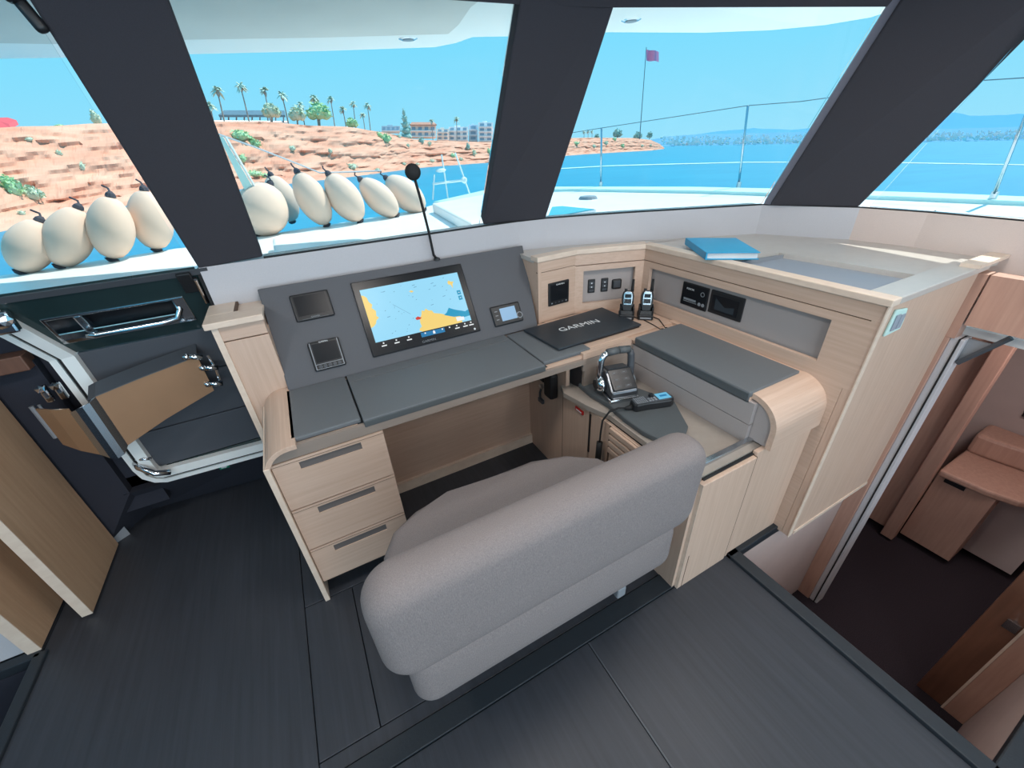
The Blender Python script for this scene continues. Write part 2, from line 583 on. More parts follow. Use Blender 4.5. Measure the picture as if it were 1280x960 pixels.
# header beam over the windows
hd = thing('trim_3', (1.2, 1.5, 1.95), None, None, kind='structure')
h0, h1, h2 = on_z(548, 0, 1.935), on_z(655, 6, 1.942), on_z(768, 9.5, 1.948)
h3 = on_z(1118, 8.5, 1.905)
hp = [V((-1.2, 1.56, 1.915)), V((0.3, 1.56, 1.93)), h1, h2, h3]
hb = MB()
for a, b in zip(hp[:-1], hp[1:]):
    hb.prism([a, b, b + V((0, -0.10, 0.14)), a + V((0, -0.10, 0.14))], (0, 0.05, 0.02))
hb.build('suede_header', mullion_m, hd)

# ceiling, with unseen fill lamps added to brighten the cabin
ce = thing('ceiling', (0, -0.5, 2.07), None, None, kind='structure')
MB().prism([(-2.36, 1.50, 2.07), (1.4, 1.48, 2.07), (2.1, 1.0, 2.07), (2.25, 0.28, 2.07), (3.35, 0.28, 2.07), (3.35, -2.6, 2.07), (-2.36, -2.6, 2.07)], (0, 0, 0.06)).build('headliner', headliner, ce)  # starboard part, out of view, extended to keep sun off the floor
for i, (x, y) in enumerate([(-1.0, 0.75), (0.3, 0.75), (1.4, 0.55), (-1.0, -0.7), (0.3, -0.7), (1.5, -0.7), (0.3, -2.0)]):
    MB().lathe([(0.0, 0.0), (0.085, 0.0), (0.085, 0.018), (0.0, 0.018)], Matrix.Translation((x, y, 2.052))).build('fill_disc', fill_glow_m, ce)
    MB().lathe([(0.085, -0.006), (0.105, -0.006), (0.105, 0.02), (0.085, 0.02), (0.085, -0.006)], Matrix.Translation((x, y, 2.05))).build('fill_rim', silver_pl, ce)
    l = bpy.data.lights.new('ceiling_fill', 'AREA')
    l.shape = 'DISK'
    l.size = 0.3
    l.energy = CEILING_POWER
    l.color = (1.0, 0.93, 0.87)
    lo = bpy.data.objects.new('ceiling_fill', l)
    COL.objects.link(lo)
    lo.location = (x, y, 2.04)
# unseen fill lamp added to brighten the hull cabin
l = bpy.data.lights.new('hull_fill', 'AREA')
l.shape = 'DISK'
l.size = 0.3
l.energy = 5.0
l.color = (1.0, 0.88, 0.86)
lo = bpy.data.objects.new('hull_fill', l)
COL.objects.link(lo)
lo.location = (2.85, 0.15, 0.78)

# ---- window panes
def pane(name, pts):
    a, b, c, d = [V(p) for p in pts]
    n_ = (b - a).cross(c - a).normalized()
    MB().prism([a, b, c, d], n_ * 0.006).build(name, glass, kind='structure')


off = V((0, 0.05, 0.0))
pane('window_1', [V((-0.92, 1.905, 1.20)) + V((0, 0.0, 0)), V((-0.34, 1.905, 1.205)), V((-0.38, 1.57, 1.95)), V((-0.96, 1.57, 1.95))])
pane('window_2', [V(LB) + off, V(CA) + off, V(ext(CA, CTA, 1.08)) + off, V(ext(LB, LTB, 1.1)) + off])
pane('window_3', [V(CB) + off, V(RA) + off, V(ext(RA, RTA, 1.08)) + off, V(ext(CB, CTB, 1.08)) + off])
pane('window_4', [V((2.40, 1.02, 1.215)), V((2.44, 0.0, 1.215)), V((2.28, -0.1, 1.95)), V((2.24, 0.62, 1.95))])
t = thing('window_stay', (-0.45, 1.6, 1.86), 'black rounded plastic window latch at top of the left window', 'latch')
M = frame(on_y(38, 18, 1.60), (0.35, 0, -1), (1, 0, 0.35))
MB().box(-0.05, 0.035, -0.013, 0.013, -0.012, 0.012, 0.01, 3).build('lever', black_pl, t, M=M, smooth=True)
MB().box(-0.05, -0.02, -0.018, 0.018, 0.0, 0.03, 0.006).build('pivot', black_pl, t, M=M)

# ================================================================== FORWARD DOOR (left)
dl = thing('door_1', (-0.62, 2.0, 0.28), None, None, kind='structure')
KZ = 0.955


def dpt(x, z, off=0.0):
    if z <= KZ:
        return V((x, 2.0 - off, z))
    return V((x, 2.0 - 0.45 * (z - KZ) - off, z))


def rz(z):
    return 2.0 - 0.45 * max(0.0, z - KZ)


MB().box(-1.2, -0.86, 2.062, 2.10, 0.15, 1.0).box(-1.2, -0.33, 2.062, 2.10, 0.27, 0.33).prism([(-1.3, 2.062, 0.95), (-0.90, 2.062, 0.95), (-0.99, 1.962, 1.19), (-1.4, 1.962, 1.19)], (0, 0.03, 0)).build('backing', navy_m, dl)
MB().box(-0.338, -0.322, 1.895, 2.12, 0.0, 0.955).prism([(-0.338, 1.895, 0.955), (-0.338, 2.12, 0.955), (-0.338, 2.02, 1.2), (-0.338, 1.895, 1.2)], (0.016, 0, 0)).build('hinge_jamb', black_rub, dl)
# charcoal panels between seams
for (z0, z1) in [(0.775, 0.95), (0.56, 0.771), (0.375, 0.556)]:
    MB().box(-0.875, -0.34, 2.0, 2.03, z0, z1).build('upholstered_panel', door_panel_m, dl, bev=0.003)
MB().box(-0.86, -0.34, 2.0, 2.03, 0.315, 0.372).build('glass_strip', dark_glass, dl)
# dark glass band with the handle pocket, in the raked plane
Mg = frame((-0.9, 2.0, KZ), (1, 0, 0), (0, -0.45, 1))   # local: x, up the rake
Lb = math.hypot(0.45, 1) * (1.205 - KZ)
bd = MB()
px0, px1, py0, py1 = 0.075, 0.475, 0.055, 0.165
bd.box(0.0, 0.56, 0.0, py0, -0.02, 0.0).box(-0.02, 0.56, py1, Lb, -0.02, 0.0).box(-0.01, px0, py0, py1, -0.02, 0.0).box(px1, 0.56, py0, py1, -0.02, 0.0)
bd.build('dark_glass_band', dark_glass, dl, M=Mg)
MB().box(-0.05, 0.60, Lb - 0.018, Lb + 0.004, 0.0, 0.006).build('band_edge', dgrey_pl, dl, M=Mg)
MB().box(px0, px1, py0, py1, -0.055, -0.05).build('pocket_back', black_gl, dl, M=Mg)
MB().box(px0 - 0.006, px1 + 0.006, py0 - 0.006, py0 + 0.012, -0.03, 0.004).box(px0 - 0.006, px1 + 0.006, py1 - 0.004, py1 + 0.005, -0.03, 0.004).box(px0 - 0.006, px0 + 0.004, py0, py1, -0.05, 0.004).box(px1 - 0.03, px1 + 0.006, py0, py1, -0.05, 0.004).build('pocket_rim', chrome, dl, M=Mg, bev=0.002)
MB().tube([(px0 + 0.075, py0 + 0.025, 0.012), (px0 + 0.1, py0 + 0.02, 0.016), (px1 - 0.1, py0 + 0.02, 0.016), (px1 - 0.045, py0 + 0.028, 0.012), (px1 - 0.025, py0 + 0.06, 0.0), (px1 - 0.03, py1 - 0.02, -0.02)], 0.012, 10).build('handle', chrome, dl, M=Mg, smooth=True)
MB().box(px0 + 0.07, px0 + 0.095, py0 + 0.02, py1 - 0.01, -0.045, -0.005).build('handle_bracket', steel, dl, M=Mg, bev=0.006)
MB().box(0.50, 0.545, 0.19, 0.275, 0.0, 0.018).box(0.542, 0.556, 0.13, 0.25, 0.004, 0.02).build('latch', black_pl, dl, M=Mg, bev=0.004)
MB().tube([(0.548, 0.14, 0.025), (0.553, 0.25, 0.025)], 0.006, 8).build('latch_pin', chrome, dl, M=Mg)
# frame: outer white, gasket, inner white
path = [(-0.33, 0.285), (-0.80, 0.305), (-0.835, 0.32), (-0.862, 0.352), (-0.872, 0.40), (-0.890, 0.945), (-0.948, 1.117), (-0.990, 1.25), (-1.15, 1.95)]
ndir = []
for i in range(len(path)):
    a = path[max(0, i - 1)]
    b = path[min(len(path) - 1, i + 1)]
    d = V((b[0] - a[0], b[1] - a[1])).normalized()
    ndir.append((-d.y, d.x))   # points up / to the right, i.e. into the opening


def band(o0, o1, y0, y1, name, m_):
    mb = MB()
    for i in range(len(path) - 1):
        q = []
        for j, o in ((i, o0), (i + 1, o0), (i + 1, o1), (i, o1)):
            x, z = path[j][0] - ndir[j][0] * -o * -1, path[j][1] - ndir[j][1] * o * -1 * -1
            x = path[j][0] - ndir[j][0] * o
            z = path[j][1] - ndir[j][1] * o
            q.append(V((x, rz(z) + y0, z)))
        mb.prism(q, (0, y1 - y0, 0))
    mb.build(name, m_, dl)


band(0.028, 0.068, -0.03, 0.06, 'outer_frame', white_gel)
band(0.008, 0.028, -0.005, 0.05, 'rubber_seal', black_rub)
band(-0.014, 0.008, -0.012, 0.03, 'inner_frame', white_gel)
# two chrome hinges on the left side of the door
h = MB()
h.tube([(-0.86, 1.985, 0.435), (-0.845, 1.955, 0.425), (-0.80, 1.93, 0.39), (-0.755, 1.945, 0.365)], 0.013, 10)
h.tube([(-0.85, 1.985, 0.45), (-0.82, 1.965, 0.455), (-0.80, 1.975, 0.44)], 0.007, 8)
h.build('hinge', chrome, dl, smooth=True)
h = MB()
c = dpt(-0.90, 1.135, 0.03)
h.ball(c, (0.035, 0.02, 0.03), 2).box(c.x - 0.05, c.x + 0.03, c.y - 0.01, c.y + 0.02, c.z - 0.045, c.z + 0.03, 0.008)
h.build('hinge', chrome, dl)

# bent polished plate, wood reflection painted brown, that folds out from the door jamb
pt = thing('hinged_plate', (-0.75, 1.88, 0.6), 'bent polished plate with painted-in wood reflection and chrome hinges fixed across the dark door', 'plate')
arc = []
P0, P1 = V((-0.465, 1.935, 0)), V((-0.835, 1.845, 0))
arc = [P0, P0.lerp(P1, 0.5), P0.lerp(P1, 0.88), V((-0.805, 1.832, 0)), V((-0.828, 1.828, 0)), V((-0.85, 1.83, 0)), V((-0.872, 1.838, 0)), V((-0.93, 1.87, 0)), V((-0.985, 1.915, 0))]


def plate_strip(i0, i1, zt, zb, name, m_, t=0.006, smooth=True):
    mb = MB()
    for i in range(i0, i1):
        a, b = arc[i], arc[i + 1]
        d = (b - a).normalized()
        nn = V((-d.y, d.x, 0)) * t
        if nn.y > 0:
            nn = -nn
        fa, fb = i / 8.0, (i + 1) / 8.0
        mb.prism([V((a.x, a.y, zb(fa))), V((b.x, b.y, zb(fb))), V((b.x, b.y, zt(fb))), V((a.x, a.y, zt(fa)))], -nn)
    return mb.build(name, m_, pt)


ztop = lambda f: 0.865 - 0.10 * f * (1 if f < .3 else 1)
zbot = lambda f: 0.70 - 0.22 * min(1.0, f / 0.45)
plate_strip(0, 2, lambda f: 0.862 - 0.16 * f, lambda f: 0.70 - 0.42 * f, 'right_leaf', reflect_brown)
plate_strip(2, 6, lambda f: 0.822 - 0.03 * (f - .25) * 2, lambda f: 0.595 - 0.03 * math.sin(min(1, max(0, (f - .25) / .5)) * math.pi), 'bend', steel)
plate_strip(6, 8, lambda f: 0.807 - 0.01 * (f - .75), lambda f: 0.595 + 0.045 * (f - .75) / .25, 'left_leaf', reflect_brown)
mb = MB()
for i in range(0, 3):
    a, b = arc[i], arc[i + 1]
    za = 0.862 - 0.16 * min(i, 2) / 8.0 if i < 3 else 0.822
    zb = 0.862 - 0.16 * min(i + 1, 2) / 8.0 if i < 2 else 0.822
    mb.prism([V((a.x, a.y, za)), V((b.x, b.y, zb)), V((b.x, b.y + 0.06, zb + 0.03)), V((a.x, a.y + 0.06, za + 0.03))], (0, 0, 0.004))
mb.build('top_flange', dgrey_pl, pt)
for (x, y, z) in [(-0.475, 1.93, 0.865), (-0.445, 1.945, 0.80), (-0.455, 1.945, 0.725)]:
    MB().tube([(x - 0.02, y - 0.01, z + 0.01), (x + 0.03, y - 0.005, z - 0.004)], 0.012, 8).ball((x - 0.02, y - 0.012, z + 0.012), 0.016, 1).build('hinge_knuckle', chrome, pt, smooth=True)
MB().tube([(-0.43, 1.935, 0.86), (-0.425, 1.94, 0.80), (-0.43, 1.94, 0.74)], 0.005, 6).build('hinge_pin', chrome, pt)
for x in (-0.915, -0.955):
    MB().box(x - 0.012, x + 0.012, 1.955, 1.975, 0.80, 0.87, 0.006).ball((x, 1.95, 0.86), 0.016, 1).build('hinge_knuckle', chrome, pt)

# small green pictogram under the door
t = thing('exit_sign', (-0.54, 2.03, 0.21), 'tiny green safety sticker on the dark wall below the door', 'sign')
q = on_y(280, 583, 2.035)
Ms = frame(q, (1, 0, 0), (0, -0.5, 1))
MB().box(-0.02, 0.02, -0.016, 0.016, 0, 0.004).build('sticker', green_m, t, M=Ms)
MB().prism([(-0.012, -0.006, 0.0045), (0.002, -0.006, 0.0045), (0.002, -0.011, 0.0045), (0.014, 0.0, 0.0045), (0.002, 0.011, 0.0045), (0.002, 0.006, 0.0045), (-0.012, 0.006, 0.0045)], (0, 0, 0.0006)).build('arrow', white_pl, t, M=Ms)

# ================================================================== LEFT CABINETS
t = thing('tall_cabinet', (-1.3, 1.8, 0), 'light oak tall cabinet side standing nearest the dark door', 'cabinet')
MB().box(-1.145, -1.112, 1.657, 2.035, 0.012, 0.86).build('side_panel', wood_left, t, bev=0.002)
MB().box(-1.146, -1.1115, 1.6545, 1.6575, 0.012, 0.86).build('edge_band', wood_edge, t)
MB().box(-1.245, -1.145, 2.0, 2.035, 0.0, 0.86).build('back_panel', wood_left, t)
MB().box(-1.238, -1.112, 1.657, 2.035, 0.86, 0.88).build('top', wood_left, t)
t = thing('low_cabinet', (-1.5, 1.7, 0), 'light oak cabinet panel set back behind the tall one, beside the left well', 'cabinet')
MB().box(-1.28, -1.242, 1.575, 1.99, 0.012, 0.80).build('side_panel', wood_left, t, bev=0.002)
MB().box(-1.281, -1.2415, 1.5725, 1.5755, 0.012, 0.80).build('edge_band', wood_edge, t)
MB().box(-1.9, -1.242, 1.575, 1.99, 0.80, 0.82).build('top', wood_left, t)
MB().box(-1.9, -1.28, 1.59, 1.62, 0.012, 0.80).build('front_panel', white_wall, t, bev=0.002)
t = thing('filler_board', (-1.1, 2.08, 0), 'narrow pale grey board on edge between oak cabinet and dark wall', 'board')
MB().prism([(-1.165, 2.04, 0.0), (-1.085, 2.095, 0.0), (-1.085, 2.075, 0.41), (-1.165, 2.04, 0.41)], (-0.012, 0.012, 0)).build('board', grey_pl, t)
t = thing('wall_shelf', (-1.3, 1.98, 0.8), 'brown wooden shelf end on the dark wall beyond the oak cabinets', 'shelf')
q0, q1 = on_y(8, 446, 2.0), on_y(46, 466, 2.0)
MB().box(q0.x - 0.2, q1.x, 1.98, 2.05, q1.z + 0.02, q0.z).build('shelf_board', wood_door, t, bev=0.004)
q0 = on_y(50, 545, 2.03)
t = thing('jamb_guide', (q0.x, 2.04, q0.z - 0.1), 'short grey metal guide rail on dark wall under the bent plate', 'rail')
a, b = on_y(39, 508, 2.03), on_y(70, 547, 2.03)
MB().tube([a, b], 0.008, 6).build('rail', grey_pl, t)
MB().tube([a + V((0.022, 0, 0)), b + V((0.022, 0, 0))], 0.005, 6).build('rail', grey_pl, t)

# ================================================================== NAV DESK
# end cabinet behind the desk's left end
t = thing('console_end_cabinet', (-0.25, 1.8, 0), 'pale oak end cabinet between the dark door and the instrument panel', 'cabinet')
MB().box(-0.325, -0.165, 1.67, 1.88, 0.0, 0.985).build('body', wood_z, t, bev=0.002)
MB().box(-0.326, -0.165, 1.667, 1.70, 0.99, 1.045).build('fascia', wood_x, t, bev=0.002)
MB().box(-0.316, -0.17, 1.69, 1.88, 0.985, 1.05).build('core', wood_x, t)
cp = MB()
cp.box(-0.345, -0.16, 1.65, 1.75, 1.045, 1.068).box(-0.345, -0.255, 1.75, 1.885, 1.045, 1.068).box(-0.255, -0.16, 1.75, 1.885, 1.045, 1.055)
cp.build('top_cap', wood_edge, t, bev=0.003)
MB().box(-0.255, -0.247, 1.75, 1.885, 1.052, 1.067).build('cap_step', seam_m, t)
MB().box(-0.328, -0.308, 1.662, 1.672, 0.0, 1.044).build('edge_strip', wood_edge, t)

# drawer unit
t = thing('drawer_cabinet', (-0.08, 1.45, 0), 'pale oak cabinet of three drawers under the desk', 'cabinet')
MB().box(-0.277, -0.259, 1.238, 1.67, 0.0, 0.70).build('side_panel', wood_edge, t, bev=0.002)
MB().box(0.085, 0.103, 1.262, 1.67, 0.085, 0.70).build('side_panel', wood_x, t)
MB().box(-0.259, 0.085, 1.30, 1.32, 0.09, 0.70).build('carcass', seam_m, t)
MB().box(-0.25, 0.085, 1.33, 1.35, 0.0, 0.09).build('plinth', black_pl, t)
for (z0, z1, h0, h1) in [(0.494, 0.696, 0.649, 0.679), (0.287, 0.488, 0.440, 0.470), (0.096, 0.281, 0.231, 0.262)]:
    d = MB()
    xa, xb, sa, sb = -0.2565, 0.102, -0.178, 0.022
    d.box(xa, sa, 1.254, 1.274, z0, z1).box(sb, xb, 1.254, 1.274, z0, z1).box(sa, sb, 1.254, 1.274, z0, h0).box(sa, sb, 1.254, 1.274, h1, z1)
    do = d.build('drawer', wood_x, t)
    MB().box(sa, sb, 1.2575, 1.268, h0, h1).build('handle_slot', slot_m, do)
    MB().box(xa, xb, 1.2535, 1.256, z1 - 0.010, z1 - 0.0085).build('lip_line', seam_m, do)

# desk top
t = thing('chart_desk', (0.4, 1.45, 0.69), 'pale oak chart desk with taupe apron and grey leather pads', 'desk')
prof = [(-0.262, 0.70)]
for k in range(9):
    a = math.pi - k * math.pi / 16
    prof.append((-0.192 + 0.085 * math.cos(a), 0.672 + 0.085 * math.sin(a)))
inner = [(-0.192 + 0.068 * math.cos(math.pi / 2 + k * math.pi / 16), 0.672 + 0.068 * math.sin(math.pi / 2 + k * math.pi / 16)) for k in range(9)]
poly = [(-0.277, 0.66)] + prof[1:] + [(-0.165, 0.757), (-0.165, 0.740)] + inner + [(-0.26, 0.66)]
MB().prism([(x, 1.240, z) for x, z in poly], (0, 0.43, 0)).build('rounded_end', wood_y, t, bev=0.0015)
MB().box(-0.20, 1.02, 1.272, 1.66, 0.722, 0.738).box(0.98, 1.25, 1.262, 1.66, 0.722, 0.75).build('desk_board', wood_x, t)
MB().prism([(-0.2585, 1.256, 0.700), (0.99, 1.256, 0.700), (0.99, 1.256, 0.724), (-0.165, 1.256, 0.745), (-0.21, 1.256, 0.742), (-0.243, 1.256, 0.725)], (0, 0.016, 0)).build('apron', apron_m, t)
MB().prism([(0.98, 1.262, 0.665), (1.235, 1.262, 0.665), (1.235, 1.262, 0.72), (0.98, 1.262, 0.72)], (0, 0.012, 0)).build('apron', apron_m, t)
MB().box(0.03, 0.80, 1.27, 1.632, 0.737, 0.7395).build('pad_gap', black_pl, t)
MB().box(-0.18, 0.044, 1.280, 1.636, 0.738, 0.757, 0.005).build('leather_pad', leather, t)
MB().box(0.05, 0.785, 1.572, 1.636, 0.738, 0.755, 0.003).build('leather_pad', leather, t)
MB().box(0.79, 1.034, 1.284, 1.622, 0.738, 0.757, 0.005).build('leather_pad', leather, t)
fp = MB().box(0.05, 0.782, 1.258, 1.562, 0.742, 0.7585, 0.004).build('lift_flap', leather, t, label='grey leather lift-up flap')
MB().box(0.05, 0.782, 1.254, 1.2585, 0.731, 0.754, 0.002).build('flap_edge', leather_dark, fp)
MB().box(1.03, 1.56, 1.30, 1.665, 0.735, 0.752).build('oak_top', wood_x, t, bev=0.002)

# knee space
t = thing('knee_panelling', (0.5, 1.69, 0), 'pale oak panelling lining the knee space below the chart desk', 'panelling')
MB().box(0.1, 0.95, 1.69, 1.71, 0.0, 0.722).build('back_panel', wood_x, t)
MB().box(0.1, 0.948, 1.672, 1.69, 0.0, 0.06).build('kickboard', wood_edge, t)
MB().box(0.945, 0.965, 1.34, 1.69, 0.0, 0.70).box(0.945, 0.965, 1.16, 1.34, 0.0, 0.532).build('side_panel', wood_z, t)
MB().box(0.95, 0.965, 0.60, 1.155, 0.0, 0.53).build('side_panel', wood_z, t)
MB().box(0.944, 0.9465, 1.36, 1.362, 0.0, 0.52).build('seam', seam_m, t)
for k in range(4):
    MB().box(0.938, 0.951, 0.64, 1.02, 0.40 + 0.034 * k, 0.425 + 0.034 * k).build('slat', wood_y, t, bev=0.003)
MB().box(0.945, 0.951, 1.02, 1.026, 0.0, 0.53).build('seam', seam_m, t)
MB().box(0.945, 0.952, 1.150, 1.158, 0.30, 0.51).build('gap', black_pl, t)

t = thing('engine_switch', (0.94, 1.5, 0.40), 'black engine start switch with key in oak panel under the desk', 'switch')
MB().box(0.92, 0.945, 1.50, 1.58, 0.505, 0.585, 0.006).build('switch_box', black_pl, t)
MB().box(0.90, 0.945, 1.40, 1.47, 0.46, 0.60, 0.012).build('lever_cover', black_rub, t)
MB().tube([(0.935, 1.545, 0.45), (0.93, 1.55, 0.42), (0.932, 1.555, 0.385)], 0.006, 6).box(0.93, 0.945, 1.53, 1.575, 0.355, 0.38, 0.004).build('key', dgrey_pl, t)
MB().tube([(0.945, 1.55, 0.455), (0.93, 1.55, 0.455)], 0.014, 10).build('lock', steel, t)
t = thing('red_pull_tag', (0.943, 1.225, 0.48), 'small red pull tag on the oak panel under the throttle', 'tag')
MB().box(0.937, 0.945, 1.195, 1.255, 0.482, 0.502, 0.003).build('tag', red_m, t)
MB().box(0.9355, 0.9375, 1.205, 1.245, 0.489, 0.494).build('lettering_bar', white_pl, t)

# ---- slanted instrument panel
PO = V((-0.169, 1.635, 0.752))
PV = V((0, 0.215, 0.355)).normalized()
MP = frame(PO, (1, 0, 0), PV)
t = thing('instrument_panel', (0.4, 1.75, 0.75), 'slanted grey leatherette instrument panel behind the chart desk', 'panel')
MB().prism([(0, 0, 0), (1.145, 0, 0), (1.192, 0.412, 0), (0.004, 0.416, 0)], (0, 0, -0.028)).build('face', panel_m, t, M=MP, bev=0.004)
MB().prism([(-0.15, 1.69, 0.752), (-0.15, 1.86, 0.752), (-0.15, 1.86, 1.03)], (1.14, 0, 0)).build('carcass', wood_x, t)

# chart plotter
def dev_M(u, v, n=0.0):
    M = MP.copy()
    M.translation = MP @ V((u, v, n))
    return M


t = thing('chart_plotter', MP @ V((0.59, 0.048, 0)), 'large black chart plotter with lit sea chart in the slanted panel', 'display')
PT = dev_M(0.5925, 0.2105)
MB().box(-0.25, 0.25, -0.1625, 0.1625, 0.0, 0.012, 0.004).build('bezel', black_gl, t, M=PT)
W2, H2 = 0.221, 0.115
Mscr = dev_M(0.5905, 0.2205, 0.0125)
MB().box(-W2, W2, -H2, H2, -0.001, 0.0).build('screen', sc_sea, t, M=Mscr)


def chart(pts, m_, name, lift):
    MB().prism([((x - 0.5) * 2 * W2, (0.5 - y) * 2 * H2, lift) for x, y in pts], (0, 0, 0.0002)).build(name, m_, t, M=Mscr)


# coordinates are fractions of the screen, from its top-left corner
chart([(0, 0.10), (0.02, 0.11), (0.045, 0.16), (0.05, 0.24), (0.075, 0.30), (0.06, 0.36), (0.09, 0.43), (0.08, 0.52), (0.10, 0.56), (0.07, 0.60), (0.055, 0.66), (0.03, 0.70), (0, 0.72)], sc_land, 'chart_coast', 0.0002)
chart([(0.47, 1.0), (0.44, 0.97), (0.45, 0.93), (0.475, 0.90), (0.47, 0.82), (0.48, 0.74), (0.505, 0.68), (0.52, 0.60), (0.545, 0.62), (0.565, 0.58), (0.59, 0.63), (0.62, 0.64), (0.635, 0.70), (0.67, 0.72), (0.71, 0.745), (0.745, 0.78), (0.80, 0.83), (0.85, 0.86), (0.895, 0.86), (0.90, 1.0)], sc_land, 'chart_island', 0.0002)
chart([(0.73, 0.78), (0.765, 0.745), (0.80, 0.66), (0.835, 0.70), (0.88, 0.74), (0.93, 0.775), (0.96, 0.80), (1.0, 0.775), (1.0, 0.90), (0.93, 0.91), (0.89, 0.87), (0.83, 0.86), (0.79, 0.83)], sc_teal, 'chart_shallow_water', 0.0003)
chart([(0.865, 0.16), (0.885, 0.13), (0.905, 0.16), (0.935, 0.17), (0.915, 0.21), (0.905, 0.30), (0.893, 0.22), (0.87, 0.21)], sc_land, 'chart_islet', 0.0002)
chart([(0.455, 0.19), (0.48, 0.18), (0.50, 0.21), (0.475, 0.225)], sc_land, 'chart_islet', 0.0002)
chart([(0.435, 0.72), (0.465, 0.695), (0.50, 0.735), (0.475, 0.76), (0.445, 0.76)], sc_red, 'chart_marker', 0.0006)
chart([(0.26, 0.375), (0.262, 0.37), (0.405, 0.62), (0.403, 0.625)], sc_line, 'chart_track', 0.0002)
random.seed(4)
nb = MB()
for k in range(46):
    x, y = random.uniform(0.1, 0.97), random.uniform(0.05, 0.93)
    if x > 0.42 and y > 0.55:
        continue
    w_ = random.choice([0.006, 0.012, 0.03])
    nb.prism([((a - 0.5) * 2 * W2, (0.5 - b) * 2 * H2, 0.0002) for a, b in [(x, y), (x + w_, y - 0.006), (x + w_, y + 0.006), (x, y + 0.012)]], (0, 0, 0.0001))
nb.build('chart_soundings', sc_line, t, M=Mscr, kind='stuff')
for y in (0.36, 0.47):
    chart([(0.935, y), (0.975, y), (0.975, y + 0.085), (0.935, y + 0.085)], sc_teal, 'screen_button', 0.0003)
    chart([(0.95, y + 0.035), (0.962, y + 0.035), (0.962, y + 0.05), (0.95, y + 0.05)], sc_white, 'button_mark', 0.0006)
chart([(0.845, 0.875), (0.93, 0.895), (0.93, 0.96), (0.845, 0.96)], sc_white, 'scale_box', 0.0005)
# menu bar under the chart: icons with word bars
MB().box(-W2, W2, -0.016, 0.014, 0, 0.0004).build('menu_bar', black_gl, t, M=dev_M(0.5905, 0.0895, 0.0125))
MB().box(-0.055, 0.055, -0.010, 0.010, 0, 0.0004).build('menu_highlight', sc_blue, t, M=dev_M(0.62, 0.091, 0.013))
for u, sz in [(0.40, 1), (0.455, 1), (0.51, 1), (0.585, 0), (0.625, 2), (0.665, 0), (0.70, 0), (0.735, 1), (0.775, 1), (0.805, 1)][:10]:
    mi = MB().box(-0.003, 0.003, 0.003, 0.009, 0, 0.0004)
    if sz == 1:
        mi.box(-0.011, 0.011, -0.008, -0.003, 0, 0.0004)
    if sz == 2:
        mi.box(-0.005, 0.005, -0.005, 0.006, 0, 0.0004)
    mi.build('menu_icon', sc_white, t, M=dev_M(u, 0.090, 0.0135))
text('maker_name', 'GARMIN', 0.014, dev_M(0.5925, 0.0605, 0.0125), dim_print, t, sx_=1.2)
MB().lathe([(0.0, 0), (0.005, 0), (0.005, 0.001), (0, 0.001)], dev_M(0.815, 0.062, 0.012), 12).build('power_button', white_pl, t)


def instrument(name, u0, u1, v0, v1, label, scr, scr_rect, th=0.012, cat='display'):
    uc, vc = (u0 + u1) / 2, (v0 + v1) / 2
    t = thing(name, MP @ V((uc, v0, 0)), label, cat)
    a, b = (u1 - u0) / 2, (v1 - v0) / 2
    M = dev_M(uc, vc)
    MB().box(-a, a, -b, b, 0, th, 0.006, 3).build('housing', black_pl, t, M=M)
    x0, x1, y0, y1 = scr_rect
    MB().box(x0, x1, y0, y1, th - 0.001, th + 0.0006).build('screen', scr, t, M=M)
    return t, M


t, M = instrument('sounder_display', 0.103, 0.249, 0.256, 0.366, 'black rectangular instrument display, unlit, at top left of the panel', black_gl, (-0.06, 0.058, -0.036, 0.045))
text('maker_name', 'GARMIN', 0.009, M @ Matrix.Translation((0, -0.045, 0.0125)), dim_print, t)
MB().box(-0.05, 0.05, -0.002, 0.0, 0, 0.001).build('trim_line', dgrey_pl, t, M=M @ Matrix.Translation((0, -0.049, 0.012)))
t, M = instrument('autopilot_display', 0.114, 0.234, 0.048, 0.166, 'small square black display with five buttons, at lower left of the panel', black_gl, (-0.046, 0.046, -0.028, 0.048), 0.016)
text('maker_name', 'GARMIN', 0.009, M @ Matrix.Translation((0, 0.0525, 0.0165)), white_pl, t)
rim = MB()
rim.box(-0.054, -0.051, -0.054, 0.056, 0, 0.0008).box(0.051, 0.054, -0.054, 0.056, 0, 0.0008).box(-0.054, 0.054, -0.056, -0.054, 0, 0.0008).box(-0.051, 0.051, -0.036, -0.034, 0, 0.0008)
rim.build('rim_line', grey_pl, t, M=M @ Matrix.Translation((0, 0, 0.016)))
for k in range(5):
    MB().lathe([(0, 0), (0.0075, 0), (0.0065, 0.003), (0, 0.003)], M @ Matrix.Translation((-0.036 + 0.018 * k, -0.0455, 0.0155)), 12).build('button', dgrey_pl, t)
t, M = instrument('engine_display', 0.919, 1.075, 0.046, 0.143, 'small black engine display with pale blue screen, right side of the panel', sc_small, (-0.034, 0.048, -0.030, 0.032), 0.012)
MB().lathe([(0.012, 0), (0.016, 0), (0.016, 0.003), (0.012, 0.003), (0.012, 0)], M @ Matrix.Translation((0.062, -0.018, 0.012)), 14).build('ring_button', grey_pl, t)
for k in range(3):
    MB().box(-0.062, -0.048, 0.02 - 0.02 * k, 0.024 - 0.02 * k, 0.012, 0.013).build('key_mark', grey_pl, t, M=M)

